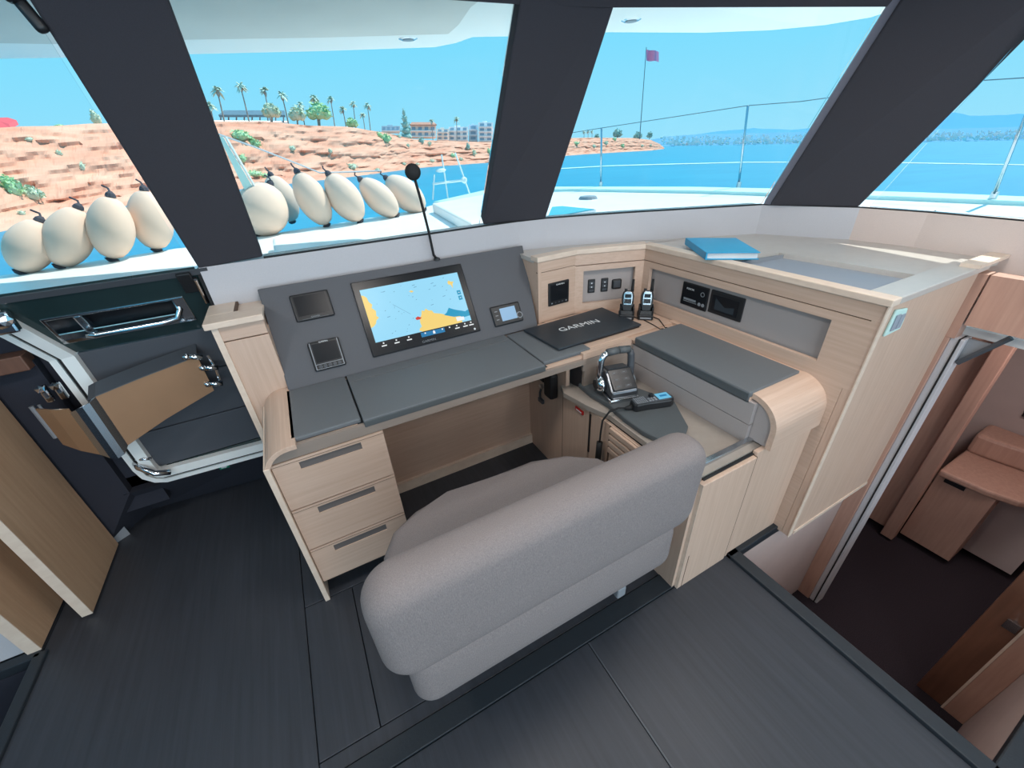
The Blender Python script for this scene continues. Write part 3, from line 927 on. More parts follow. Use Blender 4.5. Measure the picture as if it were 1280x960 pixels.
# gooseneck microphone
t = thing('gooseneck_microphone', MP @ V((0.735, 0.415, 0)), 'black gooseneck microphone with round head above the instrument panel', 'microphone')
B = V((0.572, 1.852, 1.107))
hd_ = on_y(516, 215, 1.80)
mid = on_y(536, 290, 1.85)
mid2 = on_y(526, 250, 1.82)
MB().tube([B, B + V((-0.012, 0, 0.02)), mid, mid2, hd_], 0.0058, 8).build('gooseneck', black_rub, t, smooth=True)
MB().lathe([(0, 0), (0.016, 0), (0.014, 0.008), (0.006, 0.012)], Matrix.Translation(B - V((0, 0, 0.004))), 14).build('base', black_pl, t)
dv = (EYE - hd_).normalized()
Mh = Matrix.Translation(hd_) @ dv.to_track_quat('Z', 'Y').to_matrix().to_4x4()
MB().lathe([(0, -0.014), (0.022, -0.012), (0.031, 0), (0.031, 0.006), (0.024, 0.014), (0, 0.017)], Mh, 24).build('head', black_rub, t, smooth=True)

# ================================================================== CORNER AND WING CABINETS
FA, FB, FC, FD = V((1.0, 1.665, 0)), V((1.225, 1.676, 0)), V((1.565, 1.553, 0)), V((1.567, 0.52, 0))


def faceM(a, b, z=0.0):
    M = frame(a + V((0, 0, z)), b - a, (0, 0, 1))
    return M


def framed(mb, L, z0, z1, hole, th):
    x0, x1, h0, h1 = hole
    mb.box(0, x0, z0, z1, -th, 0).box(x1, L, z0, z1, -th, 0).box(x0, x1, z0, h0, -th, 0).box(x0, x1, h1, z1, -th, 0)
    return mb


MA, MBf, MC = faceM(FA, FB), faceM(FB, FC), faceM(FC, FD)
LA_, LB_, LC_ = (FB - FA).length, (FC - FB).length, (FD - FC).length
t = thing('corner_cabinet', (1.3, 1.75, 0.75), 'pale oak corner cabinet with angled faces between instrument panel and wing', 'cabinet')
MB().box(0, LA_, 0.75, 1.005, -0.018, 0).build('face_panel', wood_x, t, M=MA)
framed(MB(), LB_, 0.75, 1.0, (0.044, 0.318, 0.802, 0.972), 0.018).build('face_panel', wood_x, t, M=MBf)
MB().box(0.035, 0.33, 0.79, 0.98, -0.034, -0.03).build('niche_back', niche_m, t, M=MBf)
MB().box(0, LA_, 1.008, 1.058, -0.018, 0.0).build('fascia', wood_x, t, M=MA)
MB().box(0, LB_, 1.004, 1.058, -0.018, 0.0).build('fascia', wood_x, t, M=MBf)
MB().box(0, LA_, 1.004, 1.009, -0.016, -0.004).build('seam', seam_m, t, M=MA)
MB().prism([(1.0, 1.665, 0.72), (1.0, 1.86, 0.72), (1.0, 1.86, 1.058), (1.0, 1.665, 1.058)], (0.018, 0, 0)).build('end_panel', wood_z, t)
rl = MB()
rl.prism([(0.993, 1.657, 1.058), (1.227, 1.668, 1.058), (1.567, 1.545, 1.058), (1.60, 1.60, 1.058), (1.24, 1.73, 1.058), (0.993, 1.72, 1.058)], (0, 0, 0.024))
rl.build('top_rail', wood_edge, t, bev=0.003)

t = thing('wing_cabinet', (1.7, 1.0, 0.0), 'pale oak wing cabinet with grey niche, at right angles to the desk', 'cabinet')
framed(MB(), LC_, 0.75, 1.0, (0.045, 0.897, 0.812, 0.970), 0.018).build('face_panel', wood_y, t, M=MC)
MB().box(0.03, 0.91, 0.80, 0.98, -0.034, -0.03).build('niche_back', niche_m, t, M=MC)
MB().box(0, LC_, 1.004, 1.058, -0.018, 0.0).build('fascia', wood_y, t, M=MC)
MB().box(0, LC_, 0.999, 1.0045, -0.016, -0.004).build('seam', seam_m, t, M=MC)
MB().box(1.567, 2.2, 0.52, 0.55, 0.0, 1.058).build('end_panel', wood_z, t, bev=0.003)
MB().box(1.562, 1.585, 0.517, 0.521, 0.0, 1.058).build('corner_edge', wood_edge, t)
MB().box(1.567, 1.587, 0.55, 1.50, 0.0, 0.75).build('inner_side', wood_y, t)
MB().prism([(1.559, 1.56, 1.058), (1.559, 0.512, 1.058), (1.61, 0.512, 1.058), (1.61, 1.58, 1.058)], (0, 0, 0.024)).build('top_rail', wood_edge, t, bev=0.003)
MB().box(1.61, 2.25, 0.512, 0.60, 1.058, 1.082).build('top_rail', shelf_m, t, bev=0.003)
MB().box(1.60, 2.19, 0.516, 0.521, 0.0, 0.018).build('bottom_edge', wood_edge, t)

# shelf behind the rail
t = thing('side_shelf', (2.0, 1.1, 1.04), 'stone grey side shelf behind the wing rail under the windows', 'shelf')
z0 = 1.05
sh = MB()
R = [(1.64, 1.10), (1.64, 0.625), (1.945, 0.625), (1.90, 1.075), (1.66, 1.13)]
sh.prism([(1.61, 0.60, z0), (1.64, 0.60, z0), (1.64, 1.12, z0), (1.61, 1.14, z0)], (0, 0, 0.02))
sh.prism([(1.945, 0.60, z0), (2.40, 0.52, z0), (2.386, 0.8, z0), (2.36, 1.04, z0), (2.182, 1.396, z0), (1.90, 1.085, z0)], (0, 0, 0.02))
sh.prism([(1.60, 1.60, z0), (1.61, 1.125, z0), (1.90, 1.085, z0), (2.182, 1.396, z0), (1.908, 1.528, z0)], (0, 0, 0.02))
sh.prism([(0.995, 1.70, z0), (1.24, 1.72, z0), (1.60, 1.59, z0), (1.908, 1.528, z0), (1.618, 1.674, z0), (1.39, 1.775, z0), (1.176, 1.86, z0), (0.995, 1.885, z0)], (0, 0, 0.02))
sh.build('shelf_top', shelf_m, t)
MB().box(1.62, 1.96, 0.60, 1.14, 1.035, 1.05).build('recess_mat', recess_m, t)
MB().prism([(1.63, 1.105, 1.05), (1.90, 1.062, 1.05), (1.90, 1.072, 1.05), (1.63, 1.118, 1.05)], (0, 0, 0.015)).build('recess_edge', grey_pl, t)
MB().box(2.12, 2.37, 0.505, 0.56, 1.082, 1.095).build('edge_step', wood_edge, t)

# wing desk: lid, rounded front, lower doors
t = thing('wing_desk', (1.4, 0.95, 0.0), 'pale oak wing desk with dark grey lid and rounded oak front', 'desk')
MB().box(1.255, 1.54, 0.684, 1.247, 0.742, 0.766, 0.004).build('leather_lid', leather, t, label='dark grey leather lid')
MB().box(1.2535, 1.262, 0.684, 1.247, 0.728, 0.762, 0.003).build('lid_edge', leather_dark, t)
MB().box(1.262, 1.57, 0.684, 1.30, 0.722, 0.742).build('board', wood_y, t)
MB().box(1.54, 1.57, 0.684, 1.32, 0.735, 0.754).build('oak_margin', wood_y, t)
MB().box(1.262, 1.282, 0.66, 1.262, 0.64, 0.728).build('side_panel', niche_m, t)
MB().box(1.264, 1.282, 0.66, 1.262, 0.56, 0.636).build('side_panel', niche_m, t)
MB().box(0.99, 1.27, 1.264, 1.28, 0.56, 0.724).build('back_panel', apron_m, t)
cy, cz, rr = 0.684, 0.644, 0.112
outp = [(cy + rr * math.cos(math.pi / 2 + k * math.pi / 24), cz + rr * math.sin(math.pi / 2 + k * math.pi / 24)) for k in range(13)]
inp = [(cy + (rr - 0.02) * math.cos(math.pi - k * math.pi / 24), cz + (rr - 0.02) * math.sin(math.pi - k * math.pi / 24)) for k in range(13)]
poly = outp + [(cy - rr, 0.575), (cy - rr + 0.02, 0.575)] + inp
MB().prism([(1.275, y, z) for y, z in poly], (0.295, 0, 0)).build('rounded_front', wood_x, t, smooth=False)
ip = [(1.284, y, z) for y, z in inp] + [(1.284, 0.70, 0.736), (1.284, 0.70, 0.575), (1.284, 0.592, 0.575)]
MB().prism(ip, (0.006, 0, 0)).build('roll_cheek', niche_m, t)
MB().box(1.288, 1.568, 0.5725, 0.575, 0.630, 0.632).box(1.288, 1.50, 0.5725, 0.575, 0.600, 0.602).build('groove', seam_m, t)
MB().box(0.966, 1.236, 0.585, 0.608, 0.0, 0.556).build('door', wood_z, t, bev=0.003)
MB().box(1.239, 1.567, 0.590, 0.608, 0.0, 0.572).build('door', wood_z, t, bev=0.002)
MB().box(0.9655, 0.9665, 0.585, 0.609, 0.0, 0.556).build('door_edge', wood_edge, t)
MB().box(0.985, 0.987, 0.5838, 0.5852, 0.0, 0.19).build('groove', seam_m, t)
MB().box(1.2355, 1.2395, 0.5865, 0.60, 0.0, 0.556).build('door_gap', seam_m, t)
MB().box(0.985, 1.31, 0.600, 0.612, 0.545, 0.560).build('gap_strip', black_pl, t)
MB().box(0.97, 1.57, 0.61, 0.66, 0.0, 0.56).build('carcass', wood_z, t)
MB().box(0.975, 1.55, 0.60, 0.63, 0.0, 0.01).build('plinth', black_pl, t)

t = thing('throttle_tray', (1.12, 1.0, 0.54), 'grey-beige sunken tray with leather pad beside the wing desk', 'tray')
MB().prism([(0.905, 1.30, 0.535), (0.93, 1.16, 0.535), (0.965, 1.05, 0.535), (0.965, 0.66, 0.535), (1.265, 0.66, 0.535), (1.265, 1.262, 0.535), (1.0, 1.275, 0.535), (0.98, 1.36, 0.535), (0.93, 1.36, 0.535)], (0, 0, 0.025)).build('tray_floor', tray_m, t, bev=0.002)
pad = [(0.985, 1.30), (0.978, 1.20), (0.99, 1.10), (0.978, 0.98), (0.98, 0.88), (1.00, 0.80), (1.03, 0.775), (1.10, 0.785), (1.148, 0.815), (1.236, 0.965), (1.20, 1.08), (1.16, 1.20), (1.12, 1.262), (1.05, 1.30)]
MB().prism([(x, y, 0.56) for x, y in pad], (0, 0, 0.024)).build('leather_pad', leather_dark, t, bev=0.006)
MB().box(0.99, 1.35, 0.640, 0.660, 0.54, 0.580, 0.002).build('chrome_edge', steel, t, label='bright metal edge strip')
MB().box(0.965, 1.35, 0.612, 0.640, 0.54, 0.566).build('front_ledge', tray_m, t)

# ---- devices on the corner and wing
def flush(name, M0, x0, x1, z0_, z1, depth, label, group=None, cat='display', m_=black_pl, bev=0.004, lift=0.0):
    xc, zc = (x0 + x1) / 2, (z0_ + z1) / 2
    M = M0 @ Matrix.Translation((xc, zc, lift))
    t = thing(name, M.translation - V((0, 0, (z1 - z0_) / 2)), label, cat, group)
    a, b = (x1 - x0) / 2, (z1 - z0_) / 2
    MB().box(-a, a, -b, b, -0.002, depth, bev, 2).build('housing', m_, t, M=M)
    return t, M, a, b


t, M, a, b = flush('gauge_display', MA, 0.057, 0.183, 0.828, 0.946, 0.008, 'square black gauge in oak face next to the slanted panel')
MB().box(-a + 0.012, a - 0.010, -b + 0.026, b - 0.012, 0.008, 0.0086).build('screen', black_gl, t, M=M)
text('maker_name', 'GARMIN', 0.011, M @ Matrix.Translation((0.006, b - 0.013, 0.0088)), white_pl, t, sx_=1.2)
for k in range(5):
    MB().box(-0.004, 0.004, -0.003, 0.003, 0.008, 0.0095).build('button', grey_pl if k in (0, 4) else dgrey_pl, t, M=M @ Matrix.Translation((-0.044 + 0.022 * k, -b + 0.014, 0)))
for i, (x0, x1, lab) in enumerate([(0.078, 0.117, 'black double USB socket, the one nearer the square gauge'), (0.149, 0.188, 'black double USB socket between another socket and the square blank')]):
    t, M, a, b = flush('usb_socket', MBf, x0, x1, 0.846, 0.919, 0.006, lab, None, 'socket', lift=-0.03)
    for zz in (0.016, -0.004):
        MB().box(-0.012, 0.012, zz - 0.006, zz + 0.008, 0.006, 0.0066).build('port', dgrey_pl, t, M=M)
        MB().box(-0.003, 0.003, zz - 0.003, zz + 0.003, 0.0066, 0.0072).build('port_light', white_pl, t, M=M)
    MB().box(-0.012, 0.012, -0.028, -0.018, 0.006, 0.0066).build('label_plate', dgrey_pl, t, M=M)
t, M, a, b = flush('power_socket', MBf, 0.208, 0.260, 0.856, 0.908, 0.010, 'square black socket cover behind the left walkie-talkie', None, 'socket', bev=0.008, lift=-0.03)
MB().box(-0.018, 0.018, -0.018, 0.018, 0.010, 0.0115, 0.001).build('lid', dgrey_pl, t, M=M)
t, M, a, b = flush('stereo_panel', MC, 0.241, 0.387, 0.836, 0.945, 0.008, 'black control unit with white print in the wing niche', lift=-0.03)
MB().box(-a + 0.004, a - 0.004, -b + 0.004, b - 0.004, 0.008, 0.0084).build('face', black_gl, t, M=M)
text('maker_name', 'FUSION', 0.012, M @ Matrix.Translation((-0.025, b - 0.026, 0.0088)), white_pl, t)
MB().box(-0.055, 0.015, -0.026, -0.016, 0.0084, 0.009).box(-0.055, 0.02, -0.033, -0.030, 0.0084, 0.009).build('print_lines', dim_print, t, M=M)
for k in range(2):
    MB().lathe([(0, 0), (0.008, 0), (0.008, 0.002), (0, 0.002)], M @ Matrix.Translation((0.036 + 0.020 * k, -0.028, 0.0084)), 12).build('button', grey_pl, t)
MB().lathe([(0.008, 0), (0.011, 0), (0.011, 0.001), (0.008, 0.001), (0.008, 0)], M @ Matrix.Translation((0.045, 0.02, 0.0084)), 14).build('emblem', dim_print, t)
t, M, a, b = flush('touch_panel', MC, 0.398, 0.562, 0.842, 0.946, 0.008, 'black touch panel with dim screen, the unit farther from the corner', lift=-0.03)
MB().box(-a + 0.014, a - 0.02, -b + 0.014, b - 0.018, 0.008, 0.0086).build('screen', black_gl, t, M=M)
MB().prism([(-0.05, -0.03, 0.0087), (0.045, -0.03, 0.0087), (0.045, 0.0, 0.0087), (0.0, -0.01, 0.0087), (-0.05, 0.02, 0.0087)], (0, 0, 0.0003)).build('screen_tile', sc_dim, t, M=M)

# light switch plate on the end panel
t = thing('switch_plate', (1.65, 0.515, 0.94), 'pale glossy switch plate near the top of the oak end panel', 'switch')
MB().prism([(1.605, 0.52, 0.95), (1.70, 0.52, 0.955), (1.70, 0.52, 0.985), (1.688, 0.52, 1.03), (1.612, 0.52, 1.04)], (0, -0.008, 0)).build('plate', gel_teal, t, bev=0.003)
MB().box(1.622, 1.65, 0.5085, 0.512, 0.965, 1.02, 0.002).box(1.655, 1.683, 0.5085, 0.512, 0.965, 1.015, 0.002).build('rocker', recess_m, t)

# plotter cover lying on the desk
t = thing('plotter_cover', (1.13, 1.48, 0.752), 'flat black plotter sun cover with white lettering lying on the desk', 'cover')
gc = [V((0.876, 1.605, 0.760)), V((1.372, 1.628, 0.760)), V((1.378, 1.338, 0.760)), V((0.897, 1.332, 0.760))]
MB().prism(gc, (0, 0, 0.010)).build('cover', cover_m, t, bev=0.004)
MB().prism([p.lerp(V((1.13, 1.475, 0.760)), 0.03) - V((0, 0, 0.007)) for p in gc], (0, 0, 0.0075)).build('rim', black_pl, t)
Mt = frame(V((1.125, 1.492, 0.7705)), V((0.27, -0.012, 0)), V((0.012, 0.27, 0)))
text('lettering', 'GARMIN', 0.056, Mt, white_pl, t, depth=0.0003, sx_=1.08)


# walkie-talkies in chargers
def charger(x, y, ang, label, cord):
    M = Matrix.Translation((x, y, 0.752)) @ Matrix.Rotation(ang, 4, 'Z')
    t = thing('charger_cradle', M.translation, label, 'charger')
    MB().prism([(-0.036, -0.036, 0), (0.036, -0.036, 0), (0.040, 0.034, 0), (-0.040, 0.034, 0)], (0, 0, 0.028)).build('base', black_pl, t, M=M, bev=0.005)
    c = MB()
    c.box(-0.036, -0.027, -0.024, 0.026, 0.026, 0.062, 0.003).box(0.027, 0.036, -0.024, 0.026, 0.026, 0.062, 0.003).box(-0.036, 0.036, 0.018, 0.028, 0.026, 0.066, 0.003)
    c.prism([(-0.028, -0.030, 0.026), (0.028, -0.030, 0.026), (0.026, -0.022, 0.045), (-0.026, -0.022, 0.045)], (0, 0.006, 0))
    c.build('cup', black_pl, t, M=M)
    MB().box(-0.026, 0.026, -0.0375, -0.036, 0.008, 0.016).build('print_bar', grey_pl, t, M=M)
    MB().tube(cord, 0.0022, 6).build('cord', black_rub, t, smooth=True)


def handset(x, y, ang, label):
    M = Matrix.Translation((x, y, 0.780)) @ Matrix.Rotation(ang, 4, 'Z') @ Matrix.Rotation(math.radians(-12), 4, 'X')
    t = thing('walkie_talkie', M.translation, label, 'radio')
    outl = [(-0.020, 0.0), (0.020, 0.0), (0.026, 0.03), (0.029, 0.06), (0.029, 0.085), (0.024, 0.104), (0.012, 0.110), (-0.012, 0.110), (-0.024, 0.104), (-0.029, 0.085), (-0.029, 0.06), (-0.026, 0.03)]
    MB().prism([(px, -0.014, pz) for px, pz in outl], (0, 0.028, 0)).build('body', black_pl, t, M=M, bev=0.005)
    fo = [(px * 0.80, 0.040 + (pz - 0.03) * 0.84) for px, pz in outl if pz >= 0.03]
    MB().prism([(px * 0.92, -0.0165, pz) for px, pz in fo], (0, 0.004, 0)).build('faceplate', steel, t, M=M, bev=0.002)
    MB().box(-0.017, 0.017, -0.0172, -0.016, 0.048, 0.070, 0.0).build('keypad', black_pl, t, M=M)
    MB().box(-0.015, 0.015, -0.0178, -0.016, 0.076, 0.094).build('display', sc_dim, t, M=M)
    for k, (bx, bz) in enumerate([(-0.013, 0.064), (0, 0.066), (0.013, 0.064), (-0.009, 0.053), (0.009, 0.053), (0, 0.057)]):
        MB().ball((bx, -0.017, bz), (0.0042, 0.002, 0.0036), 1).build('button', dgrey_pl, t, M=M)
    MB().tube([(0.018, 0.004, 0.105), (0.019, 0.004, 0.125), (0.020, 0.004, 0.165)], 0.0085, 10, r1=0.0055).build('antenna', black_rub, t, M=M, smooth=True)
    MB().lathe([(0, 0), (0.0075, 0), (0.007, 0.010), (0, 0.010)], M @ Matrix.Translation((-0.012, 0.002, 0.109)), 10).build('knob', black_pl, t)


charger(1.402, 1.472, math.radians(-42), 'black charger cradle holding the walkie-talkie nearest the USB sockets', [(1.43, 1.45, 0.757), (1.45, 1.40, 0.755), (1.44, 1.32, 0.755), (1.43, 1.27, 0.755), (1.425, 1.245, 0.766)])
charger(1.478, 1.418, math.radians(-42), 'black charger cradle on oak top nearer the wing niche', [(1.51, 1.41, 0.757), (1.515, 1.36, 0.755), (1.475, 1.29, 0.755), (1.455, 1.262, 0.758), (1.445, 1.243, 0.768)])
handset(1.402, 1.472, math.radians(-42), 'black and silver walkie-talkie standing in front of the square socket cover')
handset(1.478, 1.418, math.radians(-42), 'black and silver walkie-talkie standing nearer the wing niche corner')

# throttle control
t = thing('throttle_control', (1.07, 1.17, 0.584), 'chrome and black twin engine throttle control on the leather pad', 'throttle')
MT = Matrix.Translation((1.072, 1.160, 0.584)) @ Matrix.Rotation(math.radians(-14), 4, 'Z') @ Matrix.Diagonal((1.22, 1.1, 1.0, 1))
b_ = [(-0.050, -0.085, 0), (0.060, -0.085, 0), (0.068, 0.05, 0), (-0.046, 0.06, 0)]
MB().prism(b_, (0, 0, 0.018)).build('base_plate', steel, t, M=MT, bev=0.005)
MB().prism([(-0.042, -0.080, 0.018), (-0.042, 0.052, 0.018), (-0.036, 0.035, 0.108), (-0.040, -0.010, 0.112), (-0.044, -0.078, 0.050)], (0.100, 0, 0)).build('body', satin_m, t, M=MT, bev=0.008)
MB().prism([(-0.036, -0.080, 0.056), (0.050, -0.080, 0.056), (0.050, -0.010, 0.116), (-0.036, -0.010, 0.116)], (0, -0.004, 0.006)).build('keypad', black_gl, t, M=MT, bev=0.004)
for r_ in range(3):
    for c_ in range(2):
        p = V((-0.016 + 0.036 * c_, -0.070 + 0.022 * r_, 0.0715 + 0.0188 * r_))
        MB().prism([p + V((-0.012, -0.005, -0.0043)), p + V((0.012, -0.005, -0.0043)), p + V((0.012, 0.004, 0.0035)), p + V((-0.012, 0.004, 0.0035))], (0, -0.0012, 0.002)).build('key', key_m, t, M=MT)
        MB().box(p.x - 0.004, p.x + 0.004, p.y - 0.002, p.y, p.z + 0.001, p.z + 0.003).build('key_mark', dim_print, t, M=MT)
MB().prism([(-0.030, -0.008, 0.114), (0.046, -0.008, 0.114), (0.046, 0.036, 0.108), (-0.030, 0.036, 0.108)], (0, 0, 0.006)).build('top_cap', cover_m, t, M=MT, bev=0.003)
Mhub = MT @ Matrix.Translation((-0.045, 0.0, 0.052)) @ Matrix.Rotation(math.radians(-90), 4, 'Y')
MB().lathe([(0.0, 0.0), (0.036, 0.0), (0.036, 0.012), (0.030, 0.022), (0.020, 0.026)], Mhub, 24).build('hub', chrome, t, smooth=True)
MB().lathe([(0.0, 0.020), (0.021, 0.020), (0.021, 0.028), (0, 0.028)], Mhub, 18).build('hub_cap', black_pl, t)
MB().tube([(-0.055, 0.0, 0.055), (-0.056, 0.006, 0.11), (-0.052, 0.010, 0.160), (-0.040, 0.012, 0.182), (-0.022, 0.012, 0.190)], 0.0125, 12).build('lever', chrome, t, M=MT, smooth=True)
MB().tube([(0.062, 0.0, 0.055), (0.063, 0.008, 0.12), (0.062, 0.012, 0.165), (0.055, 0.013, 0.185)], 0.0125, 12).build('lever', dgrey_pl, t, M=MT, smooth=True)
MB().tube([(-0.030, 0.012, 0.190), (0.010, 0.012, 0.194)], 0.0155, 12).build('grip', leather_dark, t, M=MT, smooth=True)
MB().tube([(0.014, 0.012, 0.194), (0.054, 0.013, 0.190)], 0.0155, 12).build('grip', leather_dark, t, M=MT, smooth=True)
Mhub2 = MT @ Matrix.Translation((0.058, 0.0, 0.052)) @ Matrix.Rotation(math.radians(90), 4, 'Y')
MB().lathe([(0.0, 0.0), (0.034, 0.0), (0.034, 0.010), (0.022, 0.016), (0, 0.016)], Mhub2, 20).build('hub', chrome, t, smooth=True)

# VHF handset on the pad
t = thing('vhf_handset', (1.13, 1.0, 0.584), 'black radio handset with lit blue screen lying beside the throttle', 'radio')
MV = Matrix.Translation((1.128, 0.990, 0.584)) @ Matrix.Rotation(math.radians(-14), 4, 'Z')
outl = [(-0.090, -0.018), (-0.078, -0.026), (-0.02, -0.026), (0.02, -0.030), (0.07, -0.033), (0.088, -0.024), (0.092, 0.0), (0.088, 0.024), (0.07, 0.033), (0.02, 0.030), (-0.02, 0.026), (-0.078, 0.026), (-0.090, 0.018)]
MB().prism([(x, y, 0.0) for x, y in outl], (0, 0, 0.036)).build('body', black_pl, t, M=MV, bev=0.007)
MB().prism([(x * 0.93, y * 0.86, 0.0355) for x, y in outl], (0, 0, 0.003)).build('faceplate', dgrey_pl, t, M=MV, bev=0.002)
MB().box(0.022, 0.076, -0.020, 0.022, 0.038, 0.0395).build('screen', sc_vhf, t, M=MV)
MB().box(0.035, 0.066, -0.004, 0.008, 0.0395, 0.0398).build('screen_digits', sc_blue, t, M=MV)
MB().lathe([(0, 0), (0.011, 0), (0.010, 0.012), (0, 0.012)], MV @ Matrix.Translation((0.002, 0.014, 0.037)), 14).build('knob', black_pl, t)
for i in range(3):
    for j in range(2):
        MB().box(-0.022 + 0.013 * i, -0.013 + 0.013 * i, -0.020 + 0.013 * j, -0.011 + 0.013 * j, 0.038, 0.041, 0.001).build('key', grey_pl, t, M=MV)
sg = MB()
for i in range(6):
    for j in range(5):
        sg.box(-0.076 + 0.0085 * i, -0.071 + 0.0085 * i, -0.020 + 0.009 * j, -0.015 + 0.009 * j, 0.038, 0.0396)
sg.build('speaker_grille', grey_pl, t, M=MV, kind='stuff')
e0 = MV @ V((-0.088, 0, 0.014))
MB().tube([e0, MV @ V((-0.105, 0, 0.012)), MV @ V((-0.118, 0, 0.012))], 0.011, 10, r1=0.006).build('strain_relief', black_rub, t, smooth=True)
c1 = MV @ V((-0.116, 0, 0.012))
MB().tube([c1, c1 + V((-0.03, 0.01, 0.006)), V((0.955, 1.045, 0.585)), V((0.925, 1.048, 0.55)), V((0.918, 1.046, 0.49)), V((0.915, 1.044, 0.44))], 0.0042, 8).build('cord', black_rub, t, smooth=True)
MB().tube([(0.915, 1.044, 0.445), (0.912, 1.042, 0.40), (0.908, 1.040, 0.31)], 0.013, 10).build('plug', black_rub, t, smooth=True)

# blue binder on the shelf
t = thing('ring_binder', (1.70, 1.24, 1.082), 'bright blue ring binder lying on the grey side shelf', 'binder')
bt = [on_z(857, 297.5, 1.112), on_z(920, 297.5, 1.112), on_z(951, 315.5, 1.112), on_z(883, 316, 1.112)]
cB = sum(bt, V()) / 4
MB().prism([V((p.x, p.y, 1.109)) for p in bt], (0, 0, 0.004)).build('cover', binder_m, t, bev=0.0015)
MB().prism([V((p.x, p.y, 1.0825)) for p in bt], (0, 0, 0.004)).build('cover', binder_m, t, bev=0.0015)
MB().prism([V((p.x, p.y, 1.0865)).lerp(V((cB.x, cB.y, 1.0865)), 0.05) for p in bt], (0, 0, 0.0225)).build('pages', paper_m, t)
sp = [bt[0], bt[3]]
MB().prism([V((sp[0].x, sp[0].y, 1.083)), V((sp[1].x, sp[1].y, 1.083)), V((sp[1].x, sp[1].y, 1.112)), V((sp[0].x, sp[0].y, 1.112))], (bt[1] - bt[0]).normalized() * 0.006).build('spine', binder_m, t)

# ================================================================== CHAIR
t = thing('helm_seat', (0.42, 0.8, 0.0), 'wide grey fabric helm bench seat facing the chart desk', 'chair')


def cushion(name, x0, x1, y0, y1, z0_, z1, bev, M=None, seg=5):
    mb = MB()
    mb.box(x0, x1, y0, y1, z0_, z1, bev, seg)
    return mb.build(name, fabric, t, M=M, smooth=True)


MCh = Matrix.Translation((0.42, 0.615, 0.612)) @ Matrix.Rotation(math.radians(2), 4, 'X')


def rounded(hx, hz, r, n=9):
    out = []
    for sx_, sz_, a0 in ((1, 1, 0), (-1, 1, 90), (-1, -1, 180), (1, -1, 270)):
        for k in range(n):
            a = math.radians(a0 + 90 * k / (n - 1))
            out.append((sx_ * (hx - r) + r * math.cos(a), sz_ * (hz - r) + r * math.sin(a)))
    return out


def slab(hx, hy, hz, r, re_):
    """upholstered slab: rounded outline in x-z, edges rounded through its thickness"""
    mb = MB()
    rings = []
    for k in range(17):
        ph = -math.pi / 2 + math.pi * k / 16
        ins = re_ * (1 - math.cos(ph))
        y = (hy - re_) * (1 if ph > 0 else -1 if ph < 0 else 0) + re_ * math.sin(ph)
        rings.append([mb.bm.verts.new((x, y, z)) for x, z in rounded(hx - ins, hz - ins, r - ins)])
    for a, b in zip(rings[:-1], rings[1:]):
        for i in range(len(a)):
            j = (i + 1) % len(a)
            mb.bm.faces.new((a[i], a[j], b[j], b[i]))
    for ring, s_ in ((rings[0], -1), (rings[-1], 1)):
        inner_r = [mb.bm.verts.new((v.co.x * 0.9, v.co.y + s_ * 0.006, v.co.z * 0.72)) for v in ring]
        for i in range(len(ring)):
            j = (i + 1) % len(ring)
            mb.bm.faces.new((ring[i], ring[j], inner_r[j], inner_r[i]))
        mb.bm.faces.new(inner_r)
    return mb


slab(0.505, 0.066, 0.176, 0.085, 0.060).build('backrest', fabric, t, M=MCh, smooth=True)
slab(0.462, 0.066, 0.115, 0.062, 0.050).build('lower_backrest', fabric, t, M=Matrix.Translation((0.42, 0.64, 0.345)), smooth=True)
st = MB()
sp_ = [(-0.03, 0.66), (0.88, 0.66), (0.88, 0.86), (0.84, 0.96), (0.74, 1.04), (0.60, 1.085), (0.25, 1.085), (0.12, 1.07), (0.03, 1.02), (-0.02, 0.94), (-0.03, 0.86)]
st.prism([(x, y, 0.345) for x, y in sp_], (0, 0, 0.125))
ed = [e_ for e_ in st.bm.edges if abs(e_.verts[0].co.z - e_.verts[1].co.z) < 1e-6]
bmesh.ops.bevel(st.bm, geom=ed, offset=0.035, segments=4, affect='EDGES', profile=0.5)
st.build('seat', fabric, t, smooth=True)
MB().box(0.06, 0.80, 0.70, 0.98, 0.0, 0.345).build('pedestal', seat_base, t, bev=0.01)
MB().box(0.71, 0.75, 0.645, 0.70, 0.05, 0.105, 0.006).tube([(0.73, 0.66, 0.10), (0.73, 0.70, 0.20)], 0.012, 8).build('foot_bracket', grey_pl, t)
MB().box(-0.01, 0.86, 0.67, 0.70, 0.225, 0.245).build('base_rail', black_pl, t)

# ================================================================== HULL CABIN FURNITURE
t = thing('cabin_vanity', (3.3, 0.5, -0.9), 'oak vanity unit with rounded shelf down in the hull cabin', 'cabinet')
MB().box(3.15, 3.66, 0.205, 0.465, -0.90, -0.352).build('body', wood_hull, t, bev=0.003)
shp = [(3.25, 0.465), (3.12, 0.462), (3.13, 0.26), (3.17, 0.13), (3.28, 0.03), (3.45, -0.02), (3.67, -0.02), (3.67, 0.465)]
MB().prism([(x, y, -0.35) for x, y in shp], (0, 0, 0.045)).build('shelf', wood_hull, t, bev=0.012)
MB().prism([(3.46, 0.465, -0.305), (3.46, 0.38, -0.305), (3.53, 0.0, -0.305), (3.67, -0.02, -0.305), (3.67, 0.465, -0.305)], (0, 0, 0.14)).build('upstand', wood_hull, t, bev=0.02)
MB().box(3.144, 3.152, 0.33, 0.425, -0.385, -0.355).build('vent_slot', black_pl, t)
MB().box(3.35, 3.66, -0.02, 0.205, -0.90, -0.36).build('side_body', hull_white, t)
t = thing('cabin_partition', (2.9, 0.6, -0.95), 'reddish oak partition posts left of the hull vanity', 'partition')
